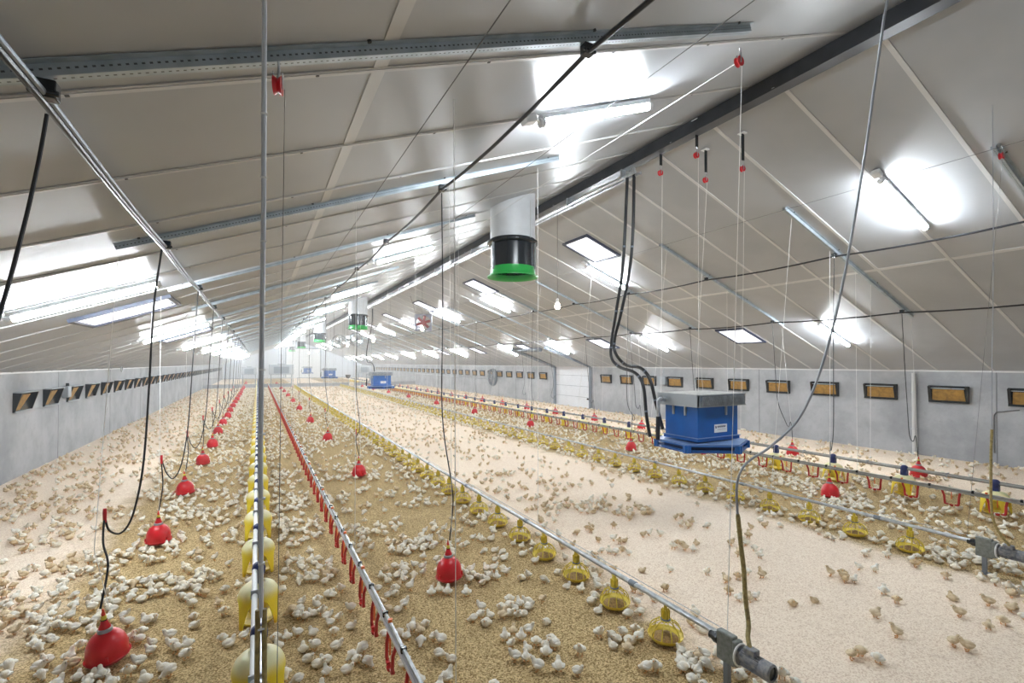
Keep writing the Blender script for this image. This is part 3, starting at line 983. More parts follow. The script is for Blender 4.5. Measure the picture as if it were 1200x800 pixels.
def drive(x, y, z, label, s=1.0):
    t = thing('feeder_drive', label, 'motor', (x, y, 0))
    t.scale = (0.8, 0.8, 0.86)
    g = MB(); g.box((0, 0, z), (0.075, 0.19, 0.26), GEAR)
    g.box((0.0, -0.115, z), (0.10, 0.05, 0.22), GEAR); g.build('gearbox', t, bevel=0.012)
    MB().lathe([(0.05, 0.09), (0.05, 0.13), (0.036, 0.16), (0.036, 0.19)], BLACKP, (0, 0, z + 0.03), 16, 'Y').build('pipe_socket', t)
    b = MB(); b.lathe([(0.0, -0.13), (0.085, -0.13), (0.085, -0.155), (0.062, -0.165), (0.066, -0.19), (0.066, -0.37), (0.0, -0.37)], MOTOR, (0, 0, z), 24, 'Y')
    for k in range(20):
        a = 2 * PI * k / 20
        b.box((0.068 * math.cos(a), -0.27, z + 0.068 * math.sin(a)), (0.014, 0.17, 0.005), MOTOR, Matrix.Rotation(-a, 3, 'Y'))
    b.build('motor_body', t)
    MB().box((0.0, -0.26, z + 0.088), (0.085, 0.11, 0.05), MOTOR).build('terminal_box', t, bevel=0.008)
    MB().lathe([(0.071, -0.36), (0.075, -0.375), (0.075, -0.46), (0.060, -0.472), (0.058, -0.45), (0.0, -0.45)], MOTOR, (0, 0, z), 24, 'Y').build('fan_cover', t)
    MB().lathe([(0.057, -0.455), (0.0, -0.462)], BLACKP, (0, 0, z), 20, 'Y').build('fan_grille', t)
    l = MB(); l.box((0, 0.0, (z - 0.12) / 2), (0.05, 0.05, z - 0.12), STEEL); l.box((0, 0, 0.008), (0.12, 0.1, 0.016), STEEL); l.build('support_foot', t)
    m = MB(); m.ring((0, -0.145, z), 0.092, 0.010, WHITEP, 20, 6, 'Y'); m.build('band', t)
    return t
drive(3.21, 2.50, 0.36, 'dusty grey gear motor on the feed pipe before the aisle, chicks packed under it')
drive(7.64, 2.40, 0.36, 'dusty grey gear motor at the end of the feed pipe across the aisle')

# power cables to the motors
t = thing('power_cable', 'grey power cable swinging down from the roof to the motor beside the pale aisle', 'cable', (3.42, 2.2, 0.4))
p0 = Vector((3.42, 2.2, 0.4))
pts = [(4.36, 1.80, roof(4.36) - 0.03), (4.29, 1.87, 5.31), (4.23, 1.91, 4.85), (4.13, 1.97, 4.05), (4.01, 2.05, 3.19), (3.87, 2.13, 2.53), (3.71, 2.22, 2.09), (3.52, 2.33, 1.86), (3.38, 2.41, 1.75), (3.31, 2.44, 1.67), (3.28, 2.46, 1.54), (3.29, 2.46, 1.30)]
MB().tube([p - p0 for p in smoothpath(pts)], 0.0095, CABLE, 8).build('cable', t)
pts = [(3.29, 2.46, 1.33), (3.298, 2.44, 1.1), (3.305, 2.42, 0.9), (3.32, 2.42, 0.70), (3.30, 2.38, 0.52), (3.25, 2.35, 0.45), (3.21, 2.30, 0.385)]
MB().tube([p - p0 for p in smoothpath(pts)], [0.012] + [0.017] * 24 + [0.017] * 12, TAPE, 8).build('sleeve', t)
t = thing('power_cable', 'tan sleeved cable standing up from the motor across the aisle', 'cable', (7.93, 2.0, 0.4))
p0 = Vector((7.93, 2.0, 0.4))
MB().tube([Vector(p) - p0 for p in smoothpath([(7.62, 2.18, 0.40), (7.50, 2.28, 0.7), (7.36, 2.25, 1.3), (7.30, 2.22, 1.75)])], 0.013, TAPE, 8).build('sleeve', t)
MB().tube([Vector(p) - p0 for p in smoothpath([(7.30, 2.22, 1.75), (7.29, 2.21, 2.4), (7.33, 2.2, 3.6), (7.36, 2.2, roof(7.36) - 0.03)])], 0.004, CABLE, 8).build('cable', t)
# cable bundle to the hooded feeder line, hanging straight in front of the camera
t = thing('power_cable', 'straight grey cable hanging from the roof over the yellow hooded feeder line', 'cable', (0.018, 2.2, 0.55))
MB().tube([(-0.002, 0, roof(0.035) - 0.56), (0.0, 0, 2.6), (-0.006, 0.0, 1.6), (0.0, 0, 0.92)], 0.0095, mat('lightened_grey_cable', (0.62, 0.65, 0.70), 0.4), 8).build('cable', t)  # cable grey painted lighter to make up for light missing here
MB().tube([(-0.012, 0, 0.95), (-0.014, 0, 0.5), (-0.012, 0, 0.02)], 0.010, TAPE, 8).build('sleeve', t)
MB().tube([(0.012, 0, 0.95), (0.014, 0, 0.5), (0.012, 0, 0.02)], 0.010, TAPE, 8).build('sleeve', t)
for k in range(11):
    z = 0.35 + 0.262 * k
    MB().box((0.0, 0, z), (0.025, 0.022, 0.007), WHITEP).build('cable_tie', t)

# ------------------------------------------------------------------ hooded feeders on the two white pipes
def hood_parts():
    d = {}
    n, nv = 64, 12
    def rim(a):
        # four legs, arched openings between them
        u = (a / (PI / 2)) % 1.0
        s = abs(u - 0.5) * 2          # 0 mid-opening, 1 at the leg
        if s > 0.88: return 0.015
        return 0.015 + 0.235 * (1 - (s / 0.88) ** 4.0)
    m = MB(); vs, fs = [], []
    for j in range(nv + 1):
        for k in range(n):
            a = 2 * PI * k / n + PI / 4
            zr = rim(2 * PI * k / n)
            t = j / nv
            # dome profile then skirt
            if t < 0.62:
                q = t / 0.62
                r = 0.05 + (0.178 - 0.05) * math.sin(q * PI / 2)
                z = 0.255 + 0.125 * math.cos(q * PI / 2)
            else:
                q = (t - 0.62) / 0.38
                zb = min(zr, 0.243)
                z = 0.255 + (zb - 0.255) * q
                r = 0.178 + 0.034 * max(0, (0.255 - z) / 0.24)
            vs.append((r * math.cos(a), r * math.sin(a), z))
    for j in range(nv):
        for k in range(n):
            a, b = j * n + k, j * n + (k + 1) % n
            fs.append((a, b, b + n, a + n))
    m.add(vs, fs, HOOD)
    d['hood'] = m
    d['hopper'] = MB().lathe([(0.048, 0.378), (0.055, 0.34), (0.095, 0.28), (0.095, 0.14), (0.07, 0.08), (0.0, 0.075)], YELLOW, n=20)
    d['pan'] = MB().lathe([(0.0, 0.012), (0.12, 0.012), (0.150, 0.045), (0.155, 0.045), (0.153, 0.036), (0.13, 0.008), (0.0, 0.004)], YELLOW, n=28)
    c = MB().box((0, 0, 0.42), (0.07, 0.10, 0.10), BLUEC)
    c.lathe([(0.0, 0.43), (0.045, 0.435), (0.058, 0.47), (0.060, 0.51), (0.052, 0.545), (0.03, 0.565), (0.0, 0.57)], BLUEC, n=18)
    c.tube([(0, -0.05, 0.50), (0, 0.05, 0.50)], 0.040, BLUEC, 14)
    d['pipe_clamp'] = c
    return d
hoodmesh = merged(hood_parts()).mesh('hooded_feeder', 55); hood0 = None
HOODS = []
for desc, x, y0, dy, near in (('white pipe below the hanging cable', 0.02, 2.75, 1.255, 10), ('grey pipe near the ochre inlets', 10.78, 1.98, 1.262, 12)):
    for k in range(60):
        y = y0 + dy * k
        if y > 66: break
        HOODS.append((x, y))
        lab = ('%s yellow hooded feeder from the camera under the %s' % (ORD[k], desc)) if k < near else 'small distant yellow hooded feeder under the %s' % desc
        if k < near:
            if hood0 is None:
                hood0 = thing('hooded_feeder', lab, 'feeder', (x, y, 0.006), (0, 0, 0), 'yellow hooded feeders')
                for kk, mm in hood_parts().items():
                    o = mm.build(kk, hood0, angle=55)
                    if kk == 'hood':
                        s = o.modifiers.new('thickness', 'SOLIDIFY'); s.thickness = 0.004
            else: dup(hood0, lab, (x, y, 0.006), (0, 0, random.uniform(-.05, .05)))
        else:
            o = bpy.data.objects.new('hooded_feeder', hoodmesh); COL.objects.link(o)
            o.location = (x, y, 0.006); tag(o, lab, 'feeder', 'yellow hooded feeders')
def white_pipe(x, y0, y1, label, m1=WHITEP, m2=GALV):
    t = thing('feed_pipe', label, 'pipe', (x, y0, 0.506))
    MB().tube([(0, 0, 0), (0, y1 - y0, 0)], 0.0235, m1, 12).build('pipe', t)
    MB().tube([(0.045, 0, 0.02), (0.045, y1 - y0, 0.02)], 0.012, m2, 8).build('support_tube', t)
    for k in range(24):
        MB().box((0.02, 0.55 + 1.26 * k, 0.012), (0.10, 0.014, 0.07), CABLE).build('tie', t)
white_pipe(-0.012, 1.6, 66, 'white feed pipe running straight away from the camera over yellow hooded feeders')
white_pipe(10.78, 0.8, 66, 'dull grey feed pipe over yellow hooded feeders near the ochre inlets', DULL, DULL)

# ------------------------------------------------------------------ red nipple drinker lines
def nipple_parts(side):
    u = MB()
    for s in (-1, 1):
        pts = [(side * 0.004, s * 0.118, 0.352), (side * 0.014, s * 0.116, 0.325), (side * 0.032, s * 0.098, 0.25), (side * 0.035, s * 0.092, 0.15), (side * 0.03, s * 0.085, 0.118)]
        u.tube(pts, 0.0175 if side > 0 else 0.0145, RED2, 6)
        u.box((side * 0.03, s * 0.068, 0.118), (0.030, 0.05, 0.020), RED2)
    u.lathe([(0.0, 0.085), (0.022, 0.09), (0.032, 0.118), (0.029, 0.118), (0.020, 0.098), (0.0, 0.096)], RED2, (side * 0.03, 0, 0), 14)
    u.tube([(side * 0.03, 0, 0.335), (side * 0.03, 0, 0.21)], 0.008, ORANGE, 8)
    return u
def drinker_line(x, y0, y1, label, side, dy=0.568):
    t = thing('drinker_line', label, 'drinker', (x, y0, 0))
    p = MB(); p.box((0, (y1 - y0) / 2, 0.355), (0.052, y1 - y0, 0.032), LILAC if side < 0 else DULL); p.build('square_pipe', t, smooth=False)
    p = MB(); p.tube([(0.0, 0, 0.39), (0.0, y1 - y0, 0.39)], 0.016, GALV if side < 0 else DULL, 8); p.build('support_tube', t)
    me = None; cl = None
    N = 0
    k = 0
    while True:
        y = 0.35 + dy * k; k += 1
        if y > y1 - y0 or N >= 98: break
        N += 1
        if me is None:
            a = nipple_parts(side).build('nipple_cup', t); me = a.data; a.location = (0, y, 0)
            b = MB().box((0, 0, 0.37), (0.045, 0.035, 0.085), BLACKP).build('clip', t, bevel=0.006); cl = b; b.location = (0, y + dy / 2, 0)
            c = MB().tube([(0.0, 0, 0.40), (0, 0, 0.425)], 0.018, ORANGE, 8).build('joint_plug', t); pl = c; c.location = (0, y + 0.12, 0)
        else:
            o = bpy.data.objects.new('nipple_cup', me); COL.objects.link(o); o.parent = t; o.location = (0, y, 0)
            if N < 40:
                o = cl.copy(); COL.objects.link(o); o.parent = t; o.location = (0, y + dy / 2, 0)
                if N % 2:
                    o = pl.copy(); COL.objects.link(o); o.parent = t; o.location = (0, y + 0.12, 0)
    return t
drinker_line(0.96, 2.3, 58, 'long red nipple drinker line beside the yellow feeders, red cups under a pale pipe', -1)
drinker_line(10.3, 1.6, 57, 'red nipple drinker line in front of the yellow feeders near the ochre inlets', 1)

# ------------------------------------------------------------------ blue hanging heaters
def heater_parts(t):
    b = MB(); b.box((0, 0, 0.40), (0.92, 0.66, 0.46), BLUE); b.box((0, 0, 0.165), (0.96, 0.70, 0.05), BLUE); b.build('casing', t, bevel=0.008)
    e = MB(); e.box((0, 0, 0.192), (0.985, 0.725, 0.008), BLUEL); e.build('edge_trim', t, smooth=False)
    g = MB()
    for s in (-1, 1):
        g.box((0, s * 0.40, 0.715), (1.08, 0.02, 0.17), GREYBOX)
        g.box((s * 0.53, 0, 0.715), (0.02, 0.82, 0.17), GREYBOX)
        g.box((0, s * 0.41, 0.797), (1.10, 0.02, 0.012), GREYBOX)
        g.box((0, s * 0.41, 0.635), (1.10, 0.02, 0.012), GREYBOX)
        g.box((s * 0.54, 0, 0.635), (0.02, 0.84, 0.012), GREYBOX)
    g.box((0, 0, 0.645), (1.04, 0.78, 0.012), GREYBOX)
    g.build('top_frame', t, smooth=False)
    tp = MB(); tp.box((0, 0, 0.800), (1.06, 0.80, 0.012), mat('dusty_mesh_top', (0.52, 0.52, 0.50), .7, noise=.2, nscale=20)); tp.build('top_mesh', t, smooth=False)
    l = MB()
    for i in range(30):
        x = -0.47 + i * 0.0325
        l.box((x, -0.418, 0.715), (0.010, 0.03, 0.135), GALV, Matrix.Rotation(0.35, 3, 'Y'))
    l.box((0, -0.412, 0.715), (0.98, 0.004, 0.14), GREYL)
    l.build('fin_grille', t, smooth=False)
    hexa = [(-0.60, 0.40), (-0.66, -0.29), (0.0, -0.70), (0.60, -0.40), (0.66, 0.29), (0.0, 0.70)]
    p = MB(); p.prism(hexa, 0.105, 0.122, BLUEL); p.prism([(x * .97, y * .97) for x, y in hexa], 0.0, 0.016, BLUE)
    p.build('deflector_plate', t, smooth=False)
    q = MB()
    for i, (x, y) in enumerate(hexa):
        x2, y2 = hexa[(i + 1) % 6]
        d = Vector((x2 - x, y2 - y, 0)); L = d.length; d.normalize()
        a = math.atan2(d.y, d.x)
        for f in (0.02, 0.98):
            q.box((x + d.x * L * f, y + d.y * L * f, 0.055), (0.10, 0.03, 0.105), BLUE, Matrix.Rotation(a, 3, 'Z'))
        for z in (0.012, 0.035, 0.095):
            q.box((x + d.x * L / 2, y + d.y * L / 2, z), (L, 0.022, 0.014), BLUE, Matrix.Rotation(a, 3, 'Z'))
    q.build('deflector_rim', t, smooth=False)
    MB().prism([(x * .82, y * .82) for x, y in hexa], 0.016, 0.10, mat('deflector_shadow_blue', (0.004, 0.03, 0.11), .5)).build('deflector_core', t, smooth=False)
    for (x, y) in ((0.16, -0.345), (-0.475, -0.10), (-0.475, 0.14), (0.475, 0.0)):
        MB().box((x, y, 0.56), (0.03, 0.03, 0.13), GREYBOX).build('latch', t, bevel=0.004)
    s = MB(); s.box((0.05, -0.333, 0.31), (0.29, 0.006, 0.115), WHITEP)
    st = s.build('sticker', t, smooth=False)
    mk = MB(); ink = mat('sticker_ink', (0.02, 0.02, 0.06), .6)
    mk.add([(-0.075, -0.3365, 0.316), (-0.045, -0.3365, 0.312), (-0.055, -0.3365, 0.345), (-0.078, -0.3365, 0.350)], [(0, 1, 2, 3)], ink)
    for i in range(9):
        mk.box((-0.022 + i * 0.0215, -0.3365, 0.335), (0.0165, 0.001, 0.026), ink)
        mk.box((-0.022 + i * 0.0215, -0.3370, 0.335 + (0.006 if i % 2 else -0.006)), (0.006, 0.001, 0.009), WHITEP)
    mk.box((0.065, -0.3365, 0.302), (0.19, 0.001, 0.002), ink); mk.box((0.065, -0.3365, 0.288), (0.19, 0.001, 0.002), ink)
    mk.build('sticker_print', st, smooth=False)
    v = MB(); v.tube([(-0.53, 0.25, 0.72), (-0.62, 0.25, 0.72)], 0.04, GREYBOX, 12); v.tube(smoothpath([(-0.62, 0.25, 0.72), (-0.68, 0.26, 0.70), (-0.69, 0.26, 0.6), (-0.69, 0.26, 0.45)]), 0.028, GALV, 10)
    v.tube([(-0.69, 0.26, 0.46), (-0.70, 0.26, 0.12)], 0.035, BLACK, 10)
    v.build('pipe_connector', t)
HZ = 1.13
heat0 = thing('hanging_heater', 'large blue hanging heater with grey finned top beside the pale aisle', 'heater', (6.40, 5.45, HZ), group='blue hanging heaters')
heater_parts(heat0)
heat0.scale = (1, 1, 1.1)
for k, (y, lab) in enumerate(((26.0, 'second blue hanging heater, small, halfway down the barn under the ridge'), (45.2, 'third blue hanging heater, far off in front of the end barrier'), (66.5, 'tiny fourth blue hanging heater before the white end door'))):
    hh = dup(heat0, lab, (5.85 if k == 0 else 5.65, y, HZ - 0.0))
for hx, hy, w in ((5.85, 26.0, 'second'), (5.65, 45.2, 'third'), (5.65, 66.5, 'fourth')):
    for sx, side in ((-1, 'one'), (1, 'other')):
        cord([(hx + sx * 0.5, hy, roof(hx + sx * 0.5) - 0.005), (hx + sx * 0.5, hy, HZ + 0.885)], '%s of two thin cords holding the %s blue heater' % (side, w), 0.004, WIRE)
# hot water hoses from the ridge
def big_hose(name, pts, label, r=0.028):
    p0 = Vector(pts[0])
    t = thing(name, label, 'hose', pts[0], group='heater hoses')
    sp = smoothpath(pts)
    MB().tube([p - p0 for p in sp], r, BLACK, 10).build('hose', t)
    for i in range(8, len(sp) - 6, 9):
        a, b = sp[i] - p0, sp[i + 1] - p0
        MB().tube([a, a + (b - a).normalized() * 0.03], r + 0.004, GREYL, 10).build('tie', t)
    MB().tube([Vector((0, 0, -0.02)), Vector((0, 0, 0.12))], r * 0.8, GALV, 10).build('coupling', t)
    return t
big_hose('heater_hose', [(5.6, 6.3, 5.68), (5.6, 6.36, 4.79), (5.6, 6.44, 4.05), (5.6, 6.62, 3.33), (5.6, 6.72, 2.91), (5.6, 6.73, 2.6), (5.6, 6.52, 2.43), (5.6, 6.12, 2.33), (5.6, 5.93, 2.12), (5.6, 5.86, 1.65), (5.64, 5.82, 1.30)],
         'black heater hose, the one farther out, curving down from the ridge behind the blue heater')
big_hose('heater_hose', [(5.7, 6.24, 5.75), (5.7, 6.27, 4.78), (5.7, 6.37, 4.06), (5.7, 6.6, 3.34), (5.7, 6.75, 2.96), (5.7, 6.75, 2.7), (5.7, 6.48, 2.47), (5.7, 6.09, 2.41), (5.7, 5.87, 2.21), (5.75, 5.8, 1.84), (5.88, 5.78, 1.42)],
         'black heater hose, the inner one, curving down from the ridge into the blue heater')
big_hose('heater_hose', [(5.6, 27.0, 5.5), (5.6, 27.1, 4.64), (5.6, 28.0, 3.8), (5.6, 28.6, 3.0), (5.6, 28.3, 2.55), (5.6, 27.2, 2.5), (5.6, 26.6, 2.3), (5.6, 26.4, 1.85)],
         'pair of small black hoses looping down to the second blue heater')
# pipe tray under the ridge where the hoses leave
t = thing('pipe_run', 'galvanised pipes hung under the ridge beam leading away from the heater hoses', 'pipe', (5.66, 6.1, 5.72))
for dx in (-0.06, 0.06): MB().tube([(dx, 0, 0), (dx, 60, 0)], 0.028, GALV, 8).build('pipe', t)
for k in range(12): MB().box((0, 0.3 + 1.65 * k, 0.06), (0.22, 0.03, 0.16), GALV).build('hanger', t)

# ------------------------------------------------------------------ pulleys with their cords
def pulley(loc, label, strap=0.0, cordto=None, clabel=None, tilt=0.0, mt=CORD):
    t = thing('pulley', label, 'pulley', loc, (0, 0, tilt), 'red pulleys')
    z = -strap
    if strap:
        s = MB(); s.box((0, 0, -strap / 2), (0.05, 0.012, strap), BLACKP); s.build('strap', t, smooth=False)
        MB().box((0, 0, -0.006), (0.11, 0.11, 0.012), WHITEP).build('ceiling_plate', t, bevel=0.003)
    h = MB(); h.tube(smoothpath([(0, 0, z), (0.012, 0, z - 0.03), (0, 0, z - 0.06), (-0.01, 0, z - 0.09)]), 0.006, GALV, 6); h.build('hook', t)
    w = MB(); w.lathe([(0.012, -0.018), (0.044, -0.018), (0.030, 0.0), (0.044, 0.018), (0.012, 0.018), (0.012, -0.018)], RED, (-0.012, 0, z - 0.125), 20, 'Y'); w.build('wheel', t)
    b = MB()
    for s in (-1, 1): b.box((-0.012, s * 0.021, z - 0.10), (0.014, 0.004, 0.08), GALV)
    b.build('bracket', t, smooth=False)
    if cordto:
        cord([Vector(loc) + Vector((0.028, 0, z - 0.13)), cordto], clabel, 0.003 if mt is CORD else 0.0017, mt)
    return t
hx, hy = 6.40, 5.45
pulley((5.70, 5.62, roof(5.7)), 'red pulley on a black strap at the ridge, nearest to the heater hoses'.replace('nearest', 'close'), 0.40, (hx - .5, hy + .38, HZ + .8), 'thin pale cord from the heater hoses\' pulley to the blue heater')
pulley((5.69, 4.90, roof(5.69)), 'red pulley on a black strap at the ridge, in line with the beam', 0.40, (hx - .5, hy - .38, HZ + .8), 'thin pale cord from the beam pulley to the front corner of the blue heater')
pulley((6.24, 5.20, roof(6.24)), 'red pulley on a black strap, lowest of the four above the blue heater', 0.36, (hx + .3, hy + .38, HZ + .8), 'thin pale cord from the lowest strap pulley to the blue heater')
pulley((6.26, 4.56, roof(6.26)), 'red pulley on a wide black strap standing clear of the dark ridge beam', 0.40, (hx + .5, hy - .38, HZ + .8), 'thin pale cord from the clear strap pulley to the blue heater')
pulley((3.70, 2.72, roof(3.70) - 0.12), 'red pulley hooked on the end of the first slotted rail beside the ridge', 0.0, (3.24, 2.52, 0.41), 'pale cord from the first rail\'s end pulley down to the feed pipe motor')
cord([(3.68, 2.75, roof(3.7) - 0.25), (3.66, 24.0, roof(3.66) - 0.30)], 'taut white winch rope running along under the slope beside the chimneys', 0.003, CORD, None, 'winch_rope', 'rope')
pulley((0.08, 2.54, roof(0.08) - 0.08), 'red pulley on the first slotted rail beside the hanging grey cable', 0.0, (0.085, 2.5, 0.52), 'thin dark cord from the pulley down beside the hanging grey cable', 1.35, WIRE)
pulley((8.02, 2.32, roof(8.02) - 0.06), 'red pulley at the top of the first rail on the slope beyond the ridge', 0.0, (7.64, 2.56, 0.37), 'thin dark cord from the far slope pulley down to its feed pipe', 0, WIRE)
cord([(1.27, 3.3, roof(1.27) - 0.02), (1.285, 3.28, 0.02)], 'long thin white cord from roof to litter in front of the bell drinker', 0.0033)
# thin roof wires
for (a, b, lab) in (((-3.2, 5.6, roof(-3.2) - .06), (-1.1, 5.55, roof(-1.1) - .15), 'thin wire running up to the left end of the second rail'.replace('left ', 'lower ')),
                    ((1.1, 0.8, roof(1.1) - 0.10), (1.1, 30.0, roof(1.1) - 0.14), 'thin dark winch wire along the slope between the rails and water pipe'),
                    ((2.95, 0.8, roof(2.95) - 0.14), (2.95, 40.0, roof(2.95) - 0.16), 'thin dark winch wire along the slope under the tube lights by the chimneys'),
                    ((7.95, 0.8, roof(7.95) - 0.12), (7.95, 40.0, roof(7.95) - 0.14), 'thin dark winch wire along the upper slope beyond the ridge')):
    cord([a, b], lab, 0.0035, WIRE, None, 'winch_wire', 'wire')
# suspension cords for the feed and drinker lines
for x, zt, ryl, xr, desc in ((3.32, 0.37, LRY, 3.32, 'feed pipe beside the pale aisle'), (0.96, 0.40, LRY, 0.96, 'red drinker line beside the yellow feeders'), (0.04, 0.52, LRY, 0.04, 'white pipe beneath the hanging cable'),
                             (7.64, 0.37, RRY, 8.25, 'feed pipe across the aisle'), (10.3, 0.40, RRY, 10.3, 'red drinker line near the ochre inlets'), (10.78, 0.52, RRY, 10.85, 'grey pipe near the ochre inlets')):
    for k, y in enumerate(ryl[1:10]):
        if k % 2 and x < 3: continue
        lab = ('%s pale suspension cord from the camera on the %s' % (ORD[k], desc)) if k < 4 else 'faint distant suspension cord on the %s' % desc
        cord([(xr, y, roof(xr) - 0.1), (x, y, zt)], lab, 0.0026, CORD if k < 5 else WIRE)

# ------------------------------------------------------------------ circulation fans and bulbs
def square_fan(loc, label, rotz, s=0.40):
    t = thing('circulation_fan', label, 'fan', loc, (0, 0, rotz), 'circulation fans')
    f = MB()
    fr = mat('fan_box', (0.20, 0.20, 0.24), .45, .4)
    n = 32
    vs, fs = [], []
    for k in range(n):
        a = 2 * PI * k / n
        ca, sa = math.cos(a), math.sin(a)
        q = s / max(abs(ca), abs(sa))
        for y in (-0.16, 0.16):
            vs.append((q * ca, y, q * sa)); vs.append((0.86 * s * ca, y, 0.86 * s * sa))
    for k in range(n):
        a, b = 4 * k, 4 * ((k + 1) % n)
        fs += [(a, b, b + 1, a + 1), (a + 2, a + 3, b + 3, b + 2), (a, a + 2, b + 2, b), (a + 1, b + 1, b + 3, a + 3)]
    f.add(vs, fs, fr); f.build('box_frame', t)
    for k in range(6):
        a = PI / 3 * k + .3
        MB().box((0.19 * math.cos(a), 0, 0.19 * math.sin(a)), (0.30, 0.012, 0.13), PINKF, Matrix.Rotation(-a, 3, 'Y') @ Matrix.Rotation(0.5, 3, 'X')).build('blade', t)
    MB().lathe([(0, -0.06), (0.06, -0.06), (0.06, 0.08), (0, 0.08)], PINKF, axis='Y', n=16).build('hub', t)
    g = MB(); g.tube([(-0.38, 0.1, 0), (0.38, 0.1, 0)], 0.012, GALV, 6); g.build('motor_bar', t)
    for sx in (-1, 1):
        MB().tube([(sx * s * .9, 0, s), (sx * s * .9 - 0.25, 0, roof(loc[0] + sx * s * .9) - loc[2] - 0.02)], 0.008, WIRE, 6).build('hanging_chain', t)
    return t
square_fan((7.0, 22.2, 4.42), 'square circulation fan with reddish blades hanging beyond the ridge', -0.35)
def ring_fan(loc, label, rotz):
    t = thing('circulation_fan', label, 'fan', loc, (0, 0, rotz), 'circulation fans')
    MB().lathe([(0.40, -0.12), (0.43, -0.12), (0.43, 0.12), (0.40, 0.12), (0.40, -0.12)], GALV, axis='Y', n=32).build('ring', t)
    g = MB()
    for r in (0.14, 0.27): g.ring((0, -0.13, 0), r, 0.008, GALV, 24, 4, 'Y')
    for k in range(6):
        a = PI * k / 6
        g.tube([(-0.42 * math.cos(a), -0.13, -0.42 * math.sin(a)), (0.42 * math.cos(a), -0.13, 0.42 * math.sin(a))], 0.007, GALV, 4)
    g.build('guard', t)
    for k in range(5):
        a = 2 * PI * k / 5
        MB().box((0.2 * math.cos(a), 0, 0.2 * math.sin(a)), (0.28, 0.012, 0.10), WHITEP, Matrix.Rotation(-a, 3, 'Y') @ Matrix.Rotation(0.5, 3, 'X')).build('blade', t)
    MB().lathe([(0, -0.1), (0.07, -0.1), (0.07, 0.1), (0, 0.1)], STEEL, axis='Y', n=16).build('hub', t)
    for sx in (-1, 1):
        MB().tube([(sx * 0.3, 0, 0.3), (sx * 0.3, 0, roof(loc[0] + sx * 0.3) - loc[2] - 0.05)], 0.008, WIRE, 6).build('hanging_chain', t)
ring_fan((4.35, 30.5, 3.78), 'round metal fan hanging under the second chimney, the lower of the pair', -0.5)
ring_fan((5.3, 30.1, 3.92), 'round metal fan hanging beside the second chimney, close to the ridge', 0.5)
for k, d in enumerate((10.2, 18.6, 26.5, 34.0, 42.0, 51.0, 60.0)):
    y = (d - 5.65 * 0.4697) / 0.8827
    z = 3.74 if k != 1 else 3.85
    t = thing('hanging_bulb', '%s glowing bulb on a long cord under the ridge, counted from the camera' % ORD[k], 'bulb', (5.65, y, z), group='glowing bulbs')
    MB().lathe([(0, -0.095), (0.04, -0.085), (0.058, -0.05), (0.055, -0.01), (0.03, 0.035), (0.022, 0.05), (0.0, 0.05)], BULB, n=14).build('glass', t)
    MB().lathe([(0.024, 0.045), (0.03, 0.05), (0.03, 0.12), (0.012, 0.14), (0, 0.14)], WHITEP, n=12).build('socket', t)
    MB().tube([(0, 0, 0.13), (0, 0, 5.69 - z + 0.16)], 0.005, WIRE, 5).build('cord', t)

# far grey heater cabinets and small boxes near the end wall
def cabinet(loc, w, h, label):
    t = thing('air_unit', label, 'air unit', loc, group='grey air units')
    MB().box((0, 0, h / 2), (w, 0.7, h), GREYBOX).build('cabinet', t, bevel=0.02)
    MB().box((0, -0.36, h * 0.45), (w * 0.62, 0.02, h * 0.66), GREYL).build('grille', t, smooth=False)
    MB().box((0, 0, h + 0.06), (w * 0.3, 0.3, 0.12), GREYBOX).build('cowl', t, bevel=0.01)
    for s in (-1, 1): MB().box((s * w * 0.42, 0, -loc[2] / 2), (0.08, 0.5, loc[2]), STEEL).build('leg', t, smooth=False)
cabinet((-0.85, 62, 1.15), 1.5, 0.85, 'small grey air unit standing before the end wall, beyond the first bell row')
cabinet((2.45, 62, 1.15), 2.6, 1.15, 'wide grey air unit with dark grille before the end wall, beside the white door')
cabinet((12.6, 66, 1.15), 1.9, 1.0, 'grey green air unit before the end wall beyond the second blue heater')
t = thing('hanging_hopper', 'small dark hopper hanging over the end of the pale aisle', 'hopper', (8.0, 50, 0.95))
MB().lathe([(0.12, 0.0), (0.22, 0.15), (0.26, 0.34), (0.24, 0.36), (0.0, 0.36)], mat('dark_brown', (0.06, 0.045, 0.04), .6), n=16).build('bin', t)
MB().tube([(0, 0, 0.36), (0, 0, roof(8.0) - 0.97)], 0.006, WIRE, 5).build('wire', t)

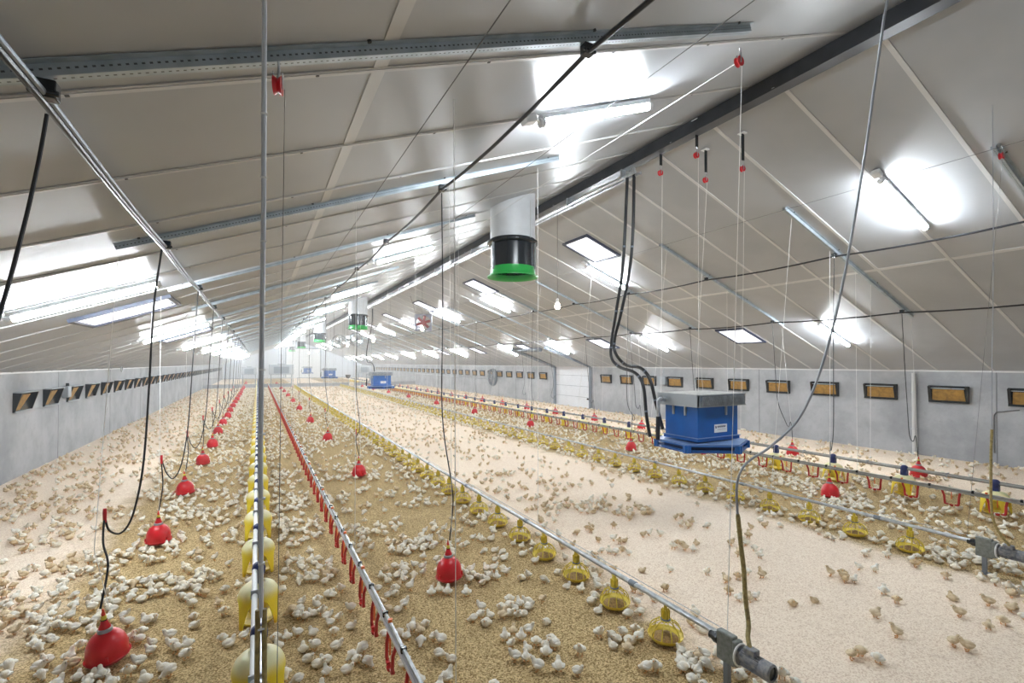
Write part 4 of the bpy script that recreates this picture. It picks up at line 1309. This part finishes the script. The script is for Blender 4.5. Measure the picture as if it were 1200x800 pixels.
# ------------------------------------------------------------------ chicks
def chick_mb(pose, lod, DOWN=DOWN):
    m = MB()
    n = (12, 8, 6)[lod]
    if pose == 'peck':
        spine = [(-.066, .082, .004), (-.052, .080, .021), (-.028, .074, .037), (0, .066, .043), (.026, .056, .038), (.046, .044, .026), (.060, .034, .0195), (.070, .029, .020), (.079, .024, .016), (.084, .021, .008)]
        beak = [(.081, .022), (.096, .008)]
    elif pose == 'sit':
        spine = [(-.070, .045, .004), (-.056, .044, .022), (-.032, .040, .040), (-.002, .037, .046), (.024, .040, .042), (.042, .052, .031), (.051, .066, .0225), (.057, .078, .0215), (.067, .083, .0165), (.073, .083, .008)]
        beak = [(.070, .082), (.086, .077)]
    elif pose == 'tall':
        spine = [(-.058, .060, .004), (-.046, .060, .021), (-.026, .062, .036), (0, .068, .041), (.022, .080, .035), (.034, .096, .025), (.039, .110, .0195), (.043, .121, .020), (.053, .126, .0155), (.058, .126, .007)]
        beak = [(.056, .125), (.071, .120)]
    else:
        spine = [(-.068, .070, .004), (-.053, .068, .021), (-.030, .064, .037), (0, .063, .043), (.026, .069, .037), (.043, .082, .026), (.050, .095, .020), (.055, .105, .0205), (.065, .109, .0155), (.071, .108, .007)]
        beak = [(.068, .107), (.084, .102)]
    if lod == 2:
        spine = [spine[i] for i in (0, 2, 3, 5, 7, 9)]
    spine = [(x * 0.86 if x < 0.03 else x - 0.0042, z, r) for x, z, r in spine]
    beak = [(x - 0.0042, z) for x, z in beak]
    m.tube([(x, 0, z) for x, z, r in spine], [r for x, z, r in spine], DOWN, n, True, 0.96)
    bl = Vector((beak[0][0], 0, beak[0][1])); bt = Vector((beak[1][0], 0, beak[1][1]))
    m.tube([bl, bt], [0.0068, 0.001], HORN, 5 if lod < 2 else 3)
    if lod < 2:
        # folded wings
        bx, bz = spine[3][0], spine[3][1]
        for s in (-1, 1):
            m.tube([(bx + .022, s * .034, bz + .006), (bx + .004, s * .0435, bz + .002), (bx - .022, s * .040, bz), (bx - .048, s * .026, bz + .004)], [.006, .020, .016, .003], DOWN, 7 if lod == 0 else 5, True, 0.95)
        hx_, hz_ = spine[-3][0], spine[-3][1]
        for s in (-1, 1):
            m.box((hx_ + .006, s * .0185, hz_ + .003), (.006, .004, .006), EYE)
    if pose != 'sit' and lod < 2:
        for s in (-1, 1):
            m.tube([(.0, s * .019, .036), (-.006, s * .02, .020), (.002, s * .021, .004)], [.008, .0042, .0038], HORN, 5)
            for a in (-.5, 0, .5):
                m.tube([(.0, s * .021, .004), (.022 * math.cos(a), s * .021 + .022 * math.sin(a), .003)], [.0035, .0018], HORN, 3)
    if pose != 'sit' and lod == 2:
        for s in (-1, 1):
            m.tube([(0, s * .02, .035), (0, s * .021, 0)], [.006, .004], HORN, 3, False)
    return m
POSES = ['stand', 'stand', 'stand', 'peck', 'sit', 'tall', 'tall']
CH = []          # x, y, heading, pose, scale, place
grid = {}
def free(x, y, d):
    gx, gy = int(x // 0.25), int(y // 0.25)
    for i in (-1, 0, 1):
        for j in (-1, 0, 1):
            for (a, b) in grid.get((gx + i, gy + j), ()):
                if (a - x) ** 2 + (b - y) ** 2 < d * d: return False
    return True
OBST = [(x, y, .205) for x, y in BELLS] + [(x, y, .185) for x, y in PANS] + [(x, y, .27) for x, y in HOODS]
OG = {}
for (x, y, r) in OBST: OG.setdefault((int(x // 1), int(y // 1)), []).append((x, y, r))
def clear(x, y):
    gx, gy = int(x // 1), int(y // 1)
    for i in (-1, 0, 1):
        for j in (-1, 0, 1):
            for (a, b, r) in OG.get((gx + i, gy + j), ()):
                if (a - x) ** 2 + (b - y) ** 2 < r * r: return False
    if (abs(x - 0.93) < 0.085 or abs(x - 10.33) < 0.085) and y < 59: return False
    for (mx, my) in ((3.21, 2.36), (7.64, 2.24)):
        if abs(x - mx) < 0.16 and abs(y - my) < 0.34: return False
    return True
SC = 0.83
def put(x, y, h, pose, place, s=None, d=0.075):
    if not (XL + .12 < x < XR - .12 and 1.0 < y < 84): return False
    if not clear(x, y) or not free(x, y, d): return False
    grid.setdefault((int(x // 0.25), int(y // 0.25)), []).append((x, y))
    CH.append((x, y, h, pose, s or SC * random.uniform(0.86, 1.12), place))
    return True
def band_of(x):
    if x < -1.95: return 'on the pale shavings below the hooded air inlets'
    if x < -0.55: return 'on brown litter by the red bells beside the hooded inlets'
    if x < 0.5: return 'beside the yellow hooded feeders under the hanging cable'
    if x < 1.4: return 'along the red nipple drinker line beside the yellow feeders'
    if x < 2.9: return 'on brown litter between red drinker line and pan feeders'
    if x < 3.75: return 'around the yellow pan feeders beside the pale aisle'
    if x < 7.2: return 'on the open pinkish shavings of the pale aisle'
    if x < 8.5: return 'around the pan feeders across the pale aisle'
    if x < 11.9: return 'on brown litter under the far red drinker line'
    return 'on the pale shavings below the ochre air inlets'
def rh(): return random.uniform(0, 2 * PI)
def rp(): return random.choice(POSES)
def blob(x, y, rx, ry, n, place=None):
    n = int(n * 1.0)
    for _ in range(n):
        for _t in range(4):
            a = rh(); q = math.sqrt(random.random())
            px, py = x + rx * q * math.cos(a), y + ry * q * math.sin(a)
            if put(px, py, rh(), random.choice(['stand', 'sit', 'sit', 'stand', 'peck', 'tall']), place or band_of(px)): break
# rings round the drinkers and feeders
nb = 0
for desc, x, yl, near in brows:
    for k in range(len(yl)):
        bx, by = BELLS[nb]; nb += 1
        place = 'crowding round the %s red bell in the %s' % (ORD[k], desc.replace('row ', 'row ')) if k < 2 else None
        cnt = 26 if k < near else 18
        for i in range(cnt):
            a = rh(); rr = 0.225 + 0.24 * random.random() ** 1.6
            px, py = bx + rr * math.cos(a), by + rr * math.sin(a)
            put(px, py, a + PI + random.uniform(-.6, .6), random.choice(['stand', 'stand', 'sit', 'tall']), place or band_of(px), None, 0.08)
for (x, y) in PANS:
    c = random.choice((4, 6, 8, 10)) if y < 8 and x < 5 else random.choice((8, 10, 12))
    for i in range(c):
        a = rh(); rr = 0.215 + 0.16 * random.random() ** 1.5
        px, py = x + rr * math.cos(a), y + rr * math.sin(a)
        put(px, py, a + PI + random.uniform(-.7, .7), random.choice(['stand', 'peck', 'sit', 'stand']), band_of(px))
for (x, y) in HOODS:
    for i in range(random.choice((5, 7, 9))):
        a = rh(); rr = 0.28 + 0.28 * random.random() ** 1.5
        px, py = x + rr * math.cos(a), y + rr * math.sin(a)
        put(px, py, a + PI + random.uniform(-.9, .9), random.choice(['stand', 'sit', 'stand', 'peck']), band_of(px))
for lx, dens in ((0.96, 5), (10.3, 14)):
    for i in range(int(57 * dens)):
        y = random.uniform(2.2, 58)
        x = lx + random.gauss(0, 0.28)
        put(x, y, rh(), random.choice(['tall', 'stand', 'stand', 'sit']), band_of(x))
# patches seen in the photograph
for b in ((-0.95, 6.55, .62, .30, 46), (-2.1, 6.6, .5, .45, 26), (-1.75, 7.6, .55, .35, 26), (-2.7, 7.3, .4, .3, 10), (-2.6, 9.2, .6, .3, 18), (-1.0, 9.3, .5, .35, 26), (-1.5, 5.9, .35, .3, 12),
          (-1.75, 5.25, .3, .3, 12), (1.85, 6.35, .32, .22, 28), (1.45, 5.6, .18, .22, 12), (1.5, 7.0, .5, .5, 18), (0.55, 7.7, .35, .5, 26), (0.5, 9.2, .4, .5, 24), (0.55, 6.2, .25, .35, 12),
          (2.35, 5.1, .28, .22, 16), (2.25, 4.25, .42, .18, 16), (2.95, 3.35, .25, .12, 7), (2.75, 5.6, .15, .2, 5), (1.2, 4.5, .25, .4, 10), (0.55, 4.5, .25, .5, 11), (2.1, 3.6, .3, .2, 6),
          (3.2, 2.66, .2, .24, 24), (3.5, 2.45, .2, .42, 26), (3.1, 2.3, .2, .2, 14), (3.62, 2.75, .14, .16, 6),
          (7.75, 2.6, .3, .55, 36), (7.6, 2.15, .35, .3, 22), (7.35, 1.9, .3, .25, 10), (8.1, 2.5, .25, .4, 12), (8.9, 4.2, .5, .8, 34), (9.3, 4.75, .5, .4, 38), (9.7, 5.6, .5, .8, 46), (9.1, 3.2, .4, .5, 12),
          (10.2, 7.5, .6, 1.2, 60), (9.6, 9.5, .7, 1.2, 60), (5.1, 6.6, .38, .26, 26), (5.55, 6.1, .45, .2, 20), (4.9, 9.5, .38, .16, 12), (4.7, 6.9, .3, .2, 8), (5.1, 7.8, .8, .5, 12)):
    blob(*b)
# scattered birds, density in birds per square metre for each strip
for x0, x1, dens_near, dens_far in ((XL + .1, -1.95, 5.5, 6.8), (-1.95, -0.4, 9.0, 11.0), (-0.4, 1.4, 8.0, 9.5), (1.4, 2.9, 4.8, 7.5), (2.9, 3.8, 4.0, 8.0),
                                    (3.8, 7.2, 2.6, 3.2), (7.2, 8.6, 6.0, 8.0), (8.6, 11.9, 5.5, 8.5), (11.9, XR - .1, 3.2, 4.5)):
    for i in range(int((x1 - x0) * 62 * dens_far * 1.75)):
        y = 1.8 + 62 * random.random()
        d = dens_near + (dens_far - dens_near) * min(1, max(0, (y - 4) / 12))
        if random.random() > d / dens_far: continue
        x = random.uniform(x0, x1)
        if put(x, y, rh(), rp(), band_of(x)):
            if random.random() < 0.35:          # they stand in little knots
                for _ in range(random.randint(1, 3)):
                    px, py = x + random.gauss(0, .11), y + random.gauss(0, .11)
                    put(px, py, rh(), rp(), band_of(px))
# those that show largest are individuals, the rest one flock
psi = R(28.0176)
def view(x, y):
    d = y * math.cos(psi) + x * math.sin(psi); l = x * math.cos(psi) - y * math.sin(psi)
    return d, 600 + 560 * l / d, 425 + 560 * 2.45 / d
vis = []
rest = []
for c in CH:
    d, px, py = view(c[0], c[1])
    if d > 0.5 and -15 < px < 1215 and -10 < py < 808: vis.append((d, c))
    elif d > 1.0 and -400 < px < 1600 and py < 1100: rest.append((d, c))
vis.sort(key=lambda q: q[0])
MESH = {}
for p in set(POSES):
    MESH[p] = [chick_mb(p, 0).mesh('chick', 60), chick_mb(p, 0, DOWN_SHADE).mesh('chick', 60)]
def shadebird(x, y):  # on pale litter most birds carry their side shade as a tan coat
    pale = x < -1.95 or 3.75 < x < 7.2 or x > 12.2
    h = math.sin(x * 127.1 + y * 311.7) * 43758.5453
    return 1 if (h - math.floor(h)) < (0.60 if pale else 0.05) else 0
for d, (x, y, h, pose, s, place) in vis[:300]:
    shaded = shadebird(x, y)
    o = bpy.data.objects.new('chick', MESH[pose][shaded]); COL.objects.link(o)
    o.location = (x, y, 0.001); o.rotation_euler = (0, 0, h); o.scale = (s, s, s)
    tag(o, ('shade tinted chick ' if shaded else 'white chick ') + place, 'chick', ('shade tinted chicks ' if shaded else 'white chicks ') + place)
L1 = {(p, i): chick_mb(p, 1, dd) for p in set(POSES) for i, dd in enumerate((DOWN, DOWN_SHADE))}
L2 = {(p, i): chick_mb(p, 2, dd) for p in set(POSES) for i, dd in enumerate((DOWN, DOWN_SHADE))}
fk = MB()
for d, (x, y, h, pose, s, place) in vis[300:] + rest:
    src = (L1 if d < 11 else L2)[(pose, shadebird(x, y))]
    ca, sa = math.cos(h) * s, math.sin(h) * s
    o = len(fk.v)
    fk.v += [(x + a * ca - b * sa, y + a * sa + b * ca, 0.001 + c * s) for a, b, c in src.v]
    ks = [fk.slot(mm) for mm in src.mats]
    for f, k in zip(src.f, src.mi):
        fk.f.append(tuple(i + o for i in f)); fk.mi.append(ks[k])
me = bpy.data.meshes.new('chick_flock')
me.from_pydata(fk.v, [], fk.f)
for mm in fk.mats: me.materials.append(mm)
me.polygons.foreach_set('material_index', fk.mi)
me.polygons.foreach_set('use_smooth', [True] * len(fk.f))
me.update()
flock = bpy.data.objects.new('chick_flock', me); COL.objects.link(flock)
tag(flock, 'thousands of small white chicks covering the litter, the rest of the flock', 'flock', None, 'stuff')
print('CHICKS', len(CH), len(vis), len(rest), len(fk.v))

# ------------------------------------------------------------------ dusty air
if HAZE:
    hz = MB().box(((XL + XR) / 2, (Y0 + Y1) / 2, 3.0), (XR - XL + 1.5, Y1 - Y0 + 2.0, 8.0), WHITEP)
    vm = bpy.data.materials.new('dusty_air'); vm.use_nodes = True
    nt = vm.node_tree
    for nn in list(nt.nodes):
        if nn.type == 'BSDF_PRINCIPLED': nt.nodes.remove(nn)
    vs = nt.nodes.new('ShaderNodeVolumeScatter')
    vs.inputs['Color'].default_value = (0.93, 0.96, 1.0, 1)
    tc = nt.nodes.new('ShaderNodeTexCoord'); sp = nt.nodes.new('ShaderNodeSeparateXYZ')
    nt.links.new(tc.outputs['Object'], sp.inputs[0])
    mr = nt.nodes.new('ShaderNodeMapRange')
    nt.links.new(sp.outputs[1], mr.inputs[0])
    mr.inputs[1].default_value = 4; mr.inputs[2].default_value = 55
    mr.inputs[3].default_value = HAZE * 0.12; mr.inputs[4].default_value = HAZE
    nt.links.new(mr.outputs[0], vs.inputs['Density'])
    vs.inputs['Anisotropy'].default_value = 0.35
    nt.links.new(vs.outputs[0], nt.nodes['Material Output'].inputs['Volume'])
    hz.mats = [vm]
    ho = hz.build('haze', smooth=False)
    tag(ho, 'pale dusty haze that fills the barn and veils its far end', 'haze', None, 'stuff')
